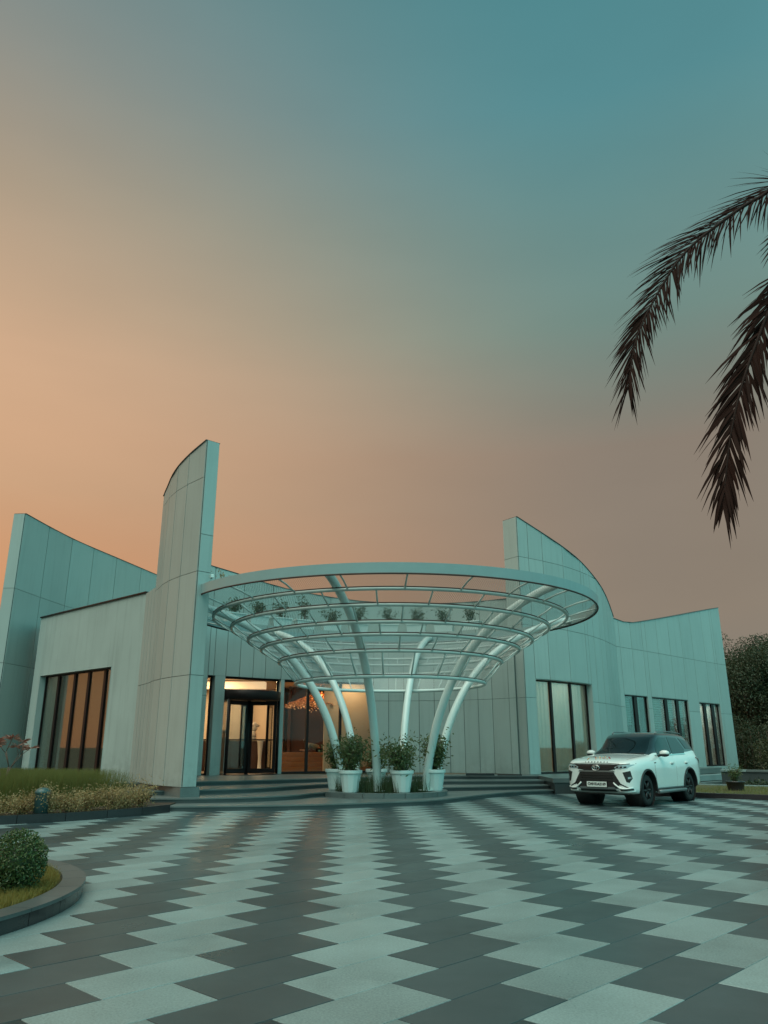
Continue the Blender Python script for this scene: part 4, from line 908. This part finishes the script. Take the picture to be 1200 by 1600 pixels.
# ------------------------------------------------------------------ date palm, only some of its fronds reach into the picture
def palm():
    base = Vector((6.7, 8.6, -.05)); H = 7.55
    t = tag(empty('palm_tree', base), 'date palm with drooping dark fronds reaching in from the right', 'palm tree')
    g = G(); pts = [(-.12 * math.sin(k / 14 * 2), .05 * k / 14, H * k / 14) for k in range(15)]
    g.tube(pts, [.24 - .04 * (k / 14) + .012 * (k % 2) for k in range(15)], 12); top = Vector(pts[-1])
    for i in range(90):   # cut leaf bases spiralling up the trunk
        a = i * 2.4; z_ = .3 + i * .078; rr = .22; g.box((pts[0][0] + rr * math.cos(a), rr * math.sin(a), z_), (.10, .13, .09), a)
    g.out('trunk', M['bark'], t)
    def frond(path, broken=False, nl=95, lmax=.62, seed=0, spread=.55, droop=.5, wide=1.0, roll=0):
        rs = np.random.default_rng(seed); c = catmull(path, 14); n = len(c)
        f = G().tube([tuple(p) for p in c], [.032 * (1 - .8 * k / n) for k in range(n)], 6).out('frond', M['palmstem'], t)
        s = np.r_[0, np.cumsum(np.linalg.norm(np.diff(c, axis=0), axis=1))]; L = s[-1]; V = []; F = []
        for i in range(nl):
            for sd in (1, -1):
                u = .10 + .90 * (i + rs.random() * .6) / nl; u = min(u, .995); q = np.array([np.interp(u * L, s, c[:, k]) for k in range(3)]); q2 = np.array([np.interp(min(u * L + .06, L), s, c[:, k]) for k in range(3)]); q1 = np.array([np.interp(u * L - .06, s, c[:, k]) for k in range(3)])
                d = q2 - q1; d /= np.linalg.norm(d); sd_v = np.cross(d, [0, 0, 1.0]); sd_v /= np.linalg.norm(sd_v); up = np.cross(sd_v, d); sd_v, up = sd_v * math.cos(roll) + up * math.sin(roll), up * math.cos(roll) - sd_v * math.sin(roll)
                ln = lmax * (math.sin(min(1, u * 1.15 + .12) * PI * .72) ** .6) * rs.uniform(.62, 1.18)
                if rs.random() < .06: continue
                if u > .8: ln *= 1 - 1.2 * (u - .8)
                sp = spread * rs.uniform(.6, 1.25) * (1 - max(0, u - .8) * 3.2); dr = d * (1 - .15 * sp) + sd_v * sd * sp + up * rs.uniform(-.15, .28); dr /= np.linalg.norm(dr)
                w = .0105 * wide * rs.uniform(.7, 1.3); pr = [q]; dd = dr.copy(); m_ = 3
                for k in range(m_):
                    dd = dd + np.array([0, 0, -droop * rs.uniform(.5, 1.2) / m_]); dd /= np.linalg.norm(dd); pr.append(pr[-1] + dd * ln / m_)
                wn = np.cross(dr, up + rs.normal(0, .35, 3)); wn /= np.linalg.norm(wn) + 1e-6
                k0 = len(V)
                for k, p in enumerate(pr):
                    ww = w * [.6, 1, .75, .06][k]; V += [tuple(p - wn * ww), tuple(p + wn * ww)]
                F += [(k0 + 2 * k, k0 + 2 * k + 1, k0 + 2 * k + 3, k0 + 2 * k + 2) for k in range(m_)]
        kind(mesh('leaflet', V, F, M['palmleaf'], f), 'stuff')
    B = np.array(base); T = np.array(top)
    def W_(*p): return [tuple(np.array(q) - B) for q in p]
    tw = tuple(B + T)
    for i, p in enumerate(VIS): frond(W_((tw[0], tw[1], tw[2] + .05), *p[0]), seed=i, **p[1])
    for i in range(16):
        a = R(-95 + 15.5 * i) ; el = random.choice((.55, 1.0, .2)); dx, dy = math.cos(a), math.sin(a)
        if dx < -.15 and dy < .9 or (a > R(80)): continue
        p = [tuple(T), tuple(T + np.array([dx * .9, dy * .9, .75 * el])), tuple(T + np.array([dx * 1.9, dy * 1.9, .75 * el - .1])), tuple(T + np.array([dx * 2.6, dy * 2.6, .1 + el - 1.3])), tuple(T + np.array([dx * 2.8, dy * 2.8, el - 2.2]))]
        frond(p, seed=50 + i, nl=60)
VIS = [
    ([(5.62, 8.5, 8.75), (5.0, 8.5, 8.52), (4.45, 8.5, 8.13), (3.93, 8.5, 7.67), (3.50, 8.5, 7.05), (3.17, 8.5, 6.40), (3.0, 8.5, 5.70)], dict(nl=200, lmax=.78, spread=.60, droop=.36, roll=1.0)),
    ([(5.75, 8.2, 7.95), (5.31, 8.2, 7.41), (4.81, 8.2, 6.76), (4.49, 8.2, 6.14), (4.26, 8.2, 5.63), (4.08, 8.2, 5.13), (3.95, 8.2, 4.65), (3.84, 8.2, 4.15)], dict(nl=130, lmax=.85, spread=.54, droop=.50, wide=1.7, roll=1.0)),
    ([(5.9, 8.0, 8.1), (5.35, 7.9, 7.95), (4.95, 7.85, 7.62), (4.68, 7.8, 7.2)], dict(nl=60, lmax=.5, spread=.6, droop=.4, roll=.9)),
    ([(6.2, 8.0, 7.4), (5.6, 7.8, 6.9), (5.15, 7.7, 6.2), (4.95, 7.6, 5.4)], dict(nl=70, lmax=.7, spread=.6, droop=.5, wide=1.4, roll=.8)),
]
palm()

# ------------------------------------------------------------------ small things
p = LP(LP.L - .02, -.46)
t = tag(empty('security_camera', (p[0], p[1], 6.15), R(-60)), 'small white security camera fixed to the tall blade wall', 'camera')
G().box((0, 0, .06), (.22, .09, .09), bev=.015).out('housing', M['pot'], t); G().lathe([(.04, 0), (.04, .03), (0, .03)], (-.12, 0, .06), 12).out('lens', M['black'], t); G().tube([(.05, 0, .02), (.08, 0, -.16)], .015, 6).out('bracket', M['rim'], t)
t = tag(empty('wall_weed', (-4.72, 21.75, 6.05)), 'small yellow green weed sprouting beside the security camera', 'weed')
bushy(t, 500, .38, .13, 40, .02, M['leafvar'], .08, 4, .005)
t = tag(empty('floor_light_bar', (3.55, 29.75, .5), R(-2)), 'long dark floor light bar lying at the top of the right steps', 'light bar')
G().box((0, 0, .05), (1.05, .12, .08), bev=.015).out('housing', M['black'], t); G().box((0, 0, .095), (.98, .07, .008)).out('lens', M['glassd'], t)
G().box((1.1, .1, .03), (.9, .06, .04), bev=.01).out('cable_cover', M['black'], t)
# ------------------------------------------------------------------ parked car
def car():
    paint = mat('car_white', (.84, .87, .84), .25, coat=1.0, spec=.5); blk = mat('car_black', (.012, .013, .014), .16, coat=.8)
    trim = mat('car_trim', (.018, .016, .016), .5); chrome = mat('car_chrome', (.72, .74, .73), .15, 1.0); gl = mat('car_glass', (.008, .014, .016), .03, spec=.6)
    lens = mat('lamp_lens', (.32, .42, .44), .08, spec=.8, coat=1); tyre = mat('tyre_rubber', (.012, .011, .011), .75); rimm = mat('wheel_rim', (.045, .042, .042), .35, .6)
    red = mat('tail_lens', (.12, .012, .012), .15, coat=1); plate = mat('plate_white', (.72, .76, .72), .5); silver = mat('skid_silver', (.22, .24, .24), .4, .6)
    t = tag(empty('parked_car', (5.70, 21.6, 0), R(48)), 'white sport utility vehicle with black roof parked before the right wing', 'car'); S = 1.06; t.scale = (S, S, S)
    I = np.interp
    def w_(x): return float(I(x, [0, .05, .14, .3, .6, .95, 3.9, 4.4, 4.66, 4.78, 4.82], [.60, .75, .86, .91, .93, .93, .93, .915, .86, .74, .62]))
    def zb_(x): return float(I(x, [0, .15, .5, .9, 3.9, 4.4, 4.82], [.42, .33, .27, .27, .28, .36, .46]))
    def zt(x): return float(I(x, [0, .05, .14, .35, .8, 1.38, 1.75, 2.12, 2.4, 2.8, 3.4, 4.0, 4.38, 4.52, 4.66, 4.76, 4.82], [1.0, 1.07, 1.105, 1.15, 1.205, 1.25, 1.53, 1.77, 1.815, 1.825, 1.82, 1.79, 1.71, 1.58, 1.34, 1.12, .88]))
    def zs(x): return float(I(x, [0, .05, .14, .35, .8, 1.38, 3.0, 3.7, 4.3, 4.66, 4.76, 4.82], [.93, 1.0, 1.03, 1.07, 1.12, 1.16, 1.17, 1.21, 1.24, 1.16, 1.02, .84]))
    X = [0, .05, .14, .35, .6, .95, 1.2, 1.38, 1.6, 1.85, 2.12, 2.4, 2.8, 3.4, 4.0, 4.25, 4.42, 4.55, 4.66, 4.76, 4.82]
    secs = []
    for x in X:
        w, b, top, s = w_(x), zb_(x), zt(x), zs(x); ca = max(0, min(1, (top - s - .09) / .45))
        gw = w - .065; tw = .71 + .02 * math.sin((x - 2) / 2)
        hood = [(w * .86, s + (top - s) * .62), (w * .62, s + (top - s) * .86), (w * .34, s + (top - s) * .97), (w * .15, top), (0, top + .004)]
        cab = [(gw, s + .045), (gw - (gw - tw) * .52, s + (top - s) * .55), (tw + .01, top - .075), (tw * .90, top - .012), (0, top + .012)]
        hood[0] = (w * .90, s + (top - s) * .72); q = [(h[0] * (1 - ca) + c[0] * ca, h[1] * (1 - ca) + c[1] * ca) for h, c in zip(hood, cab)]
        secs.append([(0, b), (w * .7, b), (w * .975, b + .02), (w * 1.01, b + .10), (w*1.015, .62 if x > .2 else .60), (w * 1.02, .82), (w * 1.015, s - .08), (w * .955, s)] + q)
    bm = bmesh.new(); rows = []
    for x, s in zip(X, secs):
        full = [(y, z_) for y, z_ in s] + [(-y, z_) for y, z_ in s[-2:0:-1]]
        rows.append([bm.verts.new((x, y, z_)) for y, z_ in full])
    n = len(rows[0])
    for i, (a, b) in enumerate(zip(rows[:-1], rows[1:])):
        for k in range(n):
            f = bm.faces.new((a[k], b[k], b[(k + 1) % n], a[(k + 1) % n]))
            if 8 <= k < n - 8 and 7 <= i < 18: f.material_index = 1
    bm.faces.new(rows[0]); bm.faces.new(rows[-1][::-1]); bmesh.ops.recalc_face_normals(bm, faces=bm.faces)
    me = bpy.data.meshes.new('tmp'); bm.to_mesh(me); bm.free(); me.materials.append(paint); me.materials.append(blk); ob = bpy.data.objects.new('tmp', me); COL.objects.link(ob)
    m = ob.modifiers.new('s', 'SUBSURF'); m.levels = 2; m.render_levels = 2
    dg = bpy.context.evaluated_depsgraph_get(); ev = bpy.data.meshes.new_from_object(ob.evaluated_get(dg))
    bv0 = bmesh.new(); bv0.from_mesh(ev); BV = BVHTree.FromBMesh(bv0)
    # wheel arches cut through
    AX = (.93, 3.675); cut = bmesh.new()
    for ax in AX: bmesh.ops.create_cone(cut, cap_ends=True, segments=36, radius1=.455, radius2=.455, depth=.7, matrix=Matrix.Translation((ax, .85, .40)) @ Matrix.Rotation(PI / 2, 4, 'X')); bmesh.ops.create_cone(cut, cap_ends=True, segments=36, radius1=.455, radius2=.455, depth=.7, matrix=Matrix.Translation((ax, -.85, .40)) @ Matrix.Rotation(PI / 2, 4, 'X'))
    cm = bpy.data.meshes.new('cut'); cut.to_mesh(cm); cut.free(); cm.materials.append(trim); co = bpy.data.objects.new('cut', cm); COL.objects.link(co)
    o2 = bpy.data.objects.new('tmp2', ev); COL.objects.link(o2); pass
    b = o2.modifiers.new('b', 'BOOLEAN'); b.operation = 'DIFFERENCE'; b.object = co; b.solver = 'EXACT'; b.material_mode = 'TRANSFER'
    dg = bpy.context.evaluated_depsgraph_get(); fin = bpy.data.meshes.new_from_object(o2.evaluated_get(dg))
    for q in (ob, o2, co): bpy.data.objects.remove(q)
    # body below the waist, black cabin above it
    def split(keep, name, mt):
        bb = bmesh.new(); bb.from_mesh(fin); kill = [f for f in bb.faces if not keep(f.material_index)]; bmesh.ops.delete(bb, geom=kill, context='FACES')
        m_ = bpy.data.meshes.new(name); bb.to_mesh(m_); bb.free(); [m_.materials.append(q_) for q_ in (paint, blk, trim) if len(m_.materials) < 3]
        m_.polygons.foreach_set('use_smooth', [True] * len(m_.polygons)); m_.set_sharp_from_angle(angle=R(38)); return link(name, m_, None, t)
    def iscab(c): return c.z > zs(c.x) + .03 and 1.36 < c.x < 4.72 and not (c.x > 3.75 and c.z < zs(c.x) + .10 - (4.2 - c.x) * .12)
    split(lambda k: k != 1, 'body', paint); split(lambda k: k == 1, 'roof', blk)
    def decal(name, poly, mode, mt, off=.006, parent=None, depth=.03, mir=None, cuts=3):
        bb = bmesh.new()
        if mir: poly = [(-a if mode in ('front',) else a, b_) for a, b_ in poly]
        f = bb.faces.new([bb.verts.new((a, b_, 0)) for a, b_ in poly]); bmesh.ops.triangulate(bb, faces=[f]); bmesh.ops.subdivide_edges(bb, edges=bb.edges[:], cuts=cuts, use_grid_fill=True)
        dirs = {'front': Vector((1, 0, 0)), 'left': Vector((0, 1, 0)), 'right': Vector((0, -1, 0)), 'top': Vector((0, 0, -1)), 'rear': Vector((-1, 0, 0))}[mode]
        for v in bb.verts:
            a, b_ = v.co.x, v.co.y
            o = {'front': Vector((-3, a, b_)), 'left': Vector((a, -3, b_)), 'right': Vector((a, 3, b_)), 'top': Vector((a, b_, 4)), 'rear': Vector((9, a, b_))}[mode]
            h, nn, _, _ = BV.ray_cast(o, dirs)
            if h is None: h = o + dirs * (3 if mode in ('front', ) else 2.1)
            v.co = h - dirs * off
        ret = bmesh.ops.extrude_face_region(bb, geom=bb.faces[:]); vs = [e for e in ret['geom'] if isinstance(e, bmesh.types.BMVert)]
        for v in vs: v.co += dirs * depth
        bmesh.ops.recalc_face_normals(bb, faces=bb.faces); m_ = bpy.data.meshes.new(name); bb.to_mesh(m_); bb.free()
        m_.polygons.foreach_set('use_smooth', [True] * len(m_.polygons)); m_.set_sharp_from_angle(angle=R(40)); return link(name, m_, mt, parent or t)
    def both(name, poly, mt, **k):
        a = decal(name, poly, 'front', mt, **k); b_ = decal(name, poly, 'front', mt, mir=True, **k); return a, b_
    def sides(name, poly, mt, **k): return decal(name, poly, 'left', mt, **k), decal(name, poly, 'right', mt, **k)
    # glazing
    decal('windshield', [(-.70, 1.27), (.70, 1.27), (.61, 1.70), (.42, 1.73), (-.42, 1.73), (-.61, 1.70)], 'front', gl, off=.012, depth=.02, cuts=5)
    decal('rear_window', [(-.6, 1.30), (.6, 1.30), (.52, 1.60), (-.52, 1.60)], 'rear', gl)
    sides('side_window', [(1.78, 1.235), (2.72, 1.25), (2.70, 1.68), (2.28, 1.68), (2.02, 1.52)], gl, off=.008)
    sides('side_window', [(2.80, 1.25), (3.62, 1.27), (3.72, 1.36), (3.40, 1.675), (2.78, 1.69)], gl, off=.008)
    sides('side_window', [(3.84, 1.38), (4.36, 1.37), (4.22, 1.58), (3.56, 1.665)], gl, off=.008)
    sides('window_trim', [(1.62, 1.205), (3.66, 1.235), (3.66, 1.255), (1.62, 1.225)], chrome, off=.010, cuts=2)
    # front face
    decal('upper_grille', [(-.52, .90), (-.30, .855), (.30, .855), (.52, .90), (.60, 1.0), (.40, 1.015), (-.40, 1.015), (-.60, 1.0)], 'front', trim, off=.006, cuts=4)
    for z_ in (.89, .925, .96): decal('grille_slat', [(-.50, z_), (.50, z_), (.50, z_ + .012), (-.50, z_ + .012)], 'front', blk, off=.016, cuts=4)
    decal('grille_bar', [(-.50, .83), (.50, .83), (.46, .862), (-.46, .862)], 'front', silver, off=.012, cuts=4)
    decal('lower_grille', [(-.46, .825), (.46, .825), (.62, .56), (.80, .47), (.80, .44), (-.80, .44), (-.80, .47), (-.62, .56)], 'front', trim, off=.006, cuts=5)
    for z_ in (.62, .68, .74): decal('grille_slat', [(-.44, z_), (.44, z_), (.44, z_ + .014), (-.44, z_ + .014)], 'front', blk, off=.018, cuts=4)
    decal('front_skid', [(-.50, .42), (.50, .42), (.46, .475), (-.46, .475)], 'front', silver, off=.03, depth=.06, cuts=4)
    both('headlight', [(.47, .925), (.62, .905), (.80, .925), (.90, 1.0), (.88, 1.01), (.58, .985)], lens, off=.012, cuts=4)
    for y0 in (.54, .63, .72): both('headlight_cell', [(y0, .925), (y0 + .06, .928), (y0 + .065, .965), (y0 + .01, .962)], blk, off=.018, cuts=2)
    both('headlight_brow', [(.40, .995), (.58, .995), (.90, 1.02), (.90, 1.035), (.58, 1.012), (.40, 1.01)], trim, off=.014, cuts=3)
    both('fog_pocket', [(.69, .82), (.85, .86), (.875, .68), (.82, .58), (.76, .60)], trim, off=.006, cuts=3)
    fl = both('fog_lamp', [(.80, .665), (.845, .675), (.845, .72), (.80, .71)], lens, off=.016, cuts=2)
    def blade(name, pts, r, mt, off):
        for sg in (1, -1):
            P = []
            for (y, z_) in pts:
                h = BV.ray_cast(Vector((-3, sg * y, z_)), Vector((1, 0, 0)))[0]; P.append(((h.x if h else .5) - off, sg * y, z_))
            G().tube(P, r, 8).out(name, mt, t)
    blade('bumper_blade', [(.44, .575), (.50, .52), (.60, .445), (.70, .44), (.80, .45), (.87, .46)], .019, paint, .014)
    blade('bumper_slot', [(.60, .41), (.70, .405), (.80, .415), (.87, .425)], .018, trim, .010)
    blade('lip_spoiler', [(.56, .385), (.70, .365), (.80, .372), (.885, .385)], .02, paint, .016)
    decal('chin', [(-.50, .36), (.50, .36), (.47, .42), (-.47, .42)], 'front', trim, off=.02, depth=.05, cuts=4)
    decal('bonnet_edge', [(-.62, 1.018), (-.3, 1.032), (.3, 1.032), (.62, 1.018), (.62, 1.026), (.3, 1.042), (-.3, 1.042), (-.62, 1.026)], 'front', trim, off=.008, cuts=4)
    for s in (1, -1): decal('bonnet_seam', [(.3, s * .70), (1.36, s * .76), (1.36, s * .772), (.3, s * .712)], 'top', trim, off=.003, cuts=3)
    decal('cowl', [(1.34, -.70), (1.46, -.68), (1.46, .68), (1.34, .70)], 'top', trim, off=.006, cuts=4)
    # number plate with its characters
    def front_x(y, z_): h = BV.ray_cast(Vector((-3, y, z_)), Vector((1, 0, 0)))[0]; return h.x if h else 0
    px = front_x(.0, .55) - .03
    np_ = G().box((px, 0, .535), (.016, .54, .13), bev=.004).out('number_plate', plate, t)
    text('plate_number', 'CH01DA2169', .084, (px - .010, 0, .535), (R(90), 0, R(-90)), trim, np_, .002, bold=.0035)
    G().box((px - .001, 0, .535), (.012, .57, .155)).out('plate_frame', trim, t)
    ex = front_x(0, .925) - .028; g = G()
    def oval(cy, cz, ry, rz_, r): g.tube([(ex, cy + ry * math.cos(k * PI / 12), cz + rz_ * math.sin(k * PI / 12)) for k in range(24)], r, 6, True)
    oval(0, .925, .098, .068, .011); oval(0, .953, .062, .024, .008); oval(0, .925, .026, .062, .008); g.out('emblem', chrome, t)
    for i, chh in enumerate('LEGENDER'):
        y = .30 - .085 * i; h = BV.ray_cast(Vector((-3, y, 1.062)), Vector((1, 0, 0)))[0]
        x = h.x if h else .12
        text('bonnet_letter', chh, .042, (x - .006, y, 1.062), (R(90 - 42), 0, R(-90)), trim, t, .003, bold=.002)
    # sides
    for mode in ('left', 'right'):
        for poly in ([(1.50, .42), (2.76, .42), (2.76, 1.19), (1.42, 1.15), (1.42, .62)], [(2.78, .42), (3.24, .42), (3.34, .66), (3.60, .86), (3.76, 1.0), (3.76, 1.22), (2.78, 1.20)]):
            decal('door', poly, mode, paint, off=.005, depth=.02, cuts=5)
        dark = [[(2.763, .42), (2.777, .42), (2.777, 1.2), (2.763, 1.19)], [(1.405, .62), (1.418, .62), (1.418, 1.15), (1.405, 1.15)], [(3.762, 1.0), (3.774, 1.0), (3.774, 1.22), (3.762, 1.22)], [(1.5, .405), (3.24, .405), (3.24, .418), (1.5, .418)]]
        for p_ in dark: decal('door_seam', p_, mode, trim, off=.002, depth=.015, cuts=2)
        sg = -1 if mode == 'left' else 1
        for hx in (2.52, 3.5):
            y = abs(BV.ray_cast(Vector((hx, sg * 3, 1.02)), Vector((0, -sg, 0)))[0].y)
            G().box((hx, sg * (y + .022), 1.02), (.20, .03, .035), bev=.008).out('door_handle', paint, t); G().box((hx, sg * (y + .004), .995), (.15, .012, .035)).out('handle_recess', trim, t)
        decal('sill_trim', [(1.42, .30), (3.2, .30), (3.2, .40), (1.42, .40)], mode, trim, off=.010, cuts=3); decal('sill_blade', [(1.40, .395), (3.22, .395), (3.24, .425), (1.40, .425)], mode, silver, off=.014, cuts=3)
        G().tube([(1.42, sg * .97, .33), (3.22, sg * .97, .33)], [.045, .045], 8).out('side_step', silver, t)
        for ax in AX:
            a = G(); a.tube([(ax + .475 * math.cos(k), sg * (abs((BV.ray_cast(Vector((ax + .475 * math.cos(k), sg * 3, .40 + .475 * math.sin(k))), Vector((0, -sg, 0)))[0] or Vector((0, .92, 0))).y) + .006), .40 + .475 * math.sin(k)) for k in np.linspace(-.12, PI + .12, 22)], .028, 6); a.out('arch_trim', trim, t)
        # mirror
        mt = G(); mt.ball((1.83, sg * 1.05, 1.275), .105, 12, .72, 1.3); G().tube([(1.80, sg * .88, 1.20), (1.82, sg * .98, 1.225)], .03, 6).out('mirror_arm', trim, t); mi = mt.out('mirror', paint, t)
        G().ball((1.83, sg * 1.05, 1.235), .106, 12, .55, 1.19).out('mirror_base', trim, mi)
        G().tube([(xx, sg * .62, BV.ray_cast(Vector((xx, sg * .62, 4)), Vector((0, 0, -1)))[0].z + (.0 if xx in (2.35, 4.15) else .045)) for xx in (2.35, 2.45, 2.9, 3.4, 3.9, 4.05, 4.15)], .02, 6).out('roof_rail', silver, t)
        decal('tail_light', [(4.28, 1.13), (4.60, 1.02), (4.70, .98), (4.72, 1.08), (4.5, 1.12), (4.30, 1.16)], mode, red, off=.012, cuts=3)
        decal('quarter_vent', [(.98 + .42, 1.02), (1.5, 1.03), (1.5, 1.05), (1.38, 1.045)], mode, trim, off=.007, cuts=1)
    decal('spoiler', [(4.28, -.56), (4.62, -.52), (4.62, .52), (4.28, .56)], 'top', paint, off=.03, depth=.05, cuts=4)
    # wheels
    def wheel(ax, sg):
        wt = empty('wheel', (ax, sg * .775, .385)); wt.parent = t; wt.rotation_euler = (R(90) * (-sg), 0, 0)
        pr = [(.235, -.125), (.30, -.13), (.355, -.115), (.378, -.085), (.385, -.04), (.385, .04), (.378, .085), (.355, .115), (.30, .13), (.235, .125)]
        G().lathe(pr, n=40).out('tyre', tyre, wt)
        r_ = G().lathe([(.24, -.12), (.245, .105), (.232, .118), (.225, .10), (.215, .02), (0, .0)], n=36)
        for k in range(6):
            a = 2 * PI * k / 6; r_.tube([(.04 * math.cos(a), .04 * math.sin(a), .085), (.14 * math.cos(a + .05), .14 * math.sin(a + .05), .10), (.235 * math.cos(a), .235 * math.sin(a), .095)], [.036, .03, .024], 6)
        r_.lathe([(.0, .11), (.05, .105), (.06, .08), (.06, .02)], n=16); r_.out('rim', rimm, wt)
    for ax in AX:
        for sg in (1, -1): wheel(ax, sg)
    G().box((2.3, 0, .40), (3.9, 1.25, .25)).out('underbody', trim, t)
    for ax in AX:
        for sg in (1, -1): G().lathe([(.452, -.42), (.452, .0), (0, -.0)], n=28).out('wheel_liner', trim, t).matrix_basis = Matrix.Translation((ax, sg * .48, .40)) @ Matrix.Rotation(sg * PI / 2, 4, 'X') @ Matrix.Translation((0, 0, 0))
    # flower petals scattered on the bonnet
    bpy.context.view_layer.update(); Mw = t.matrix_world
    pe = tag(empty('flower_petals', Mw @ Vector((.42, .12, 1.14))), 'scattered orange and red flower petals lying on the white bonnet', 'flowers')
    pm = [mat('petal_orange', (.55, .25, .10), .7), mat('petal_red', (.36, .03, .02), .7), mat('petal_pale', (.70, .50, .32), .7)]
    for i in range(26):
        x, y = random.gauss(.34, .07), random.gauss(.10, .13); h, nn, _, _ = BV.ray_cast(Vector((x, y, 4)), Vector((0, 0, -1)))
        if h is None: continue
        o = G().ball((0, 0, 0), random.uniform(.012, .024), 6, .5).out('petal', pm[i % 3], pe); o.location = (Mw @ (h + Vector((0, 0, .012)))) - pe.location; o.rotation_euler = (random.random(), random.random(), random.random() * 6)
car()
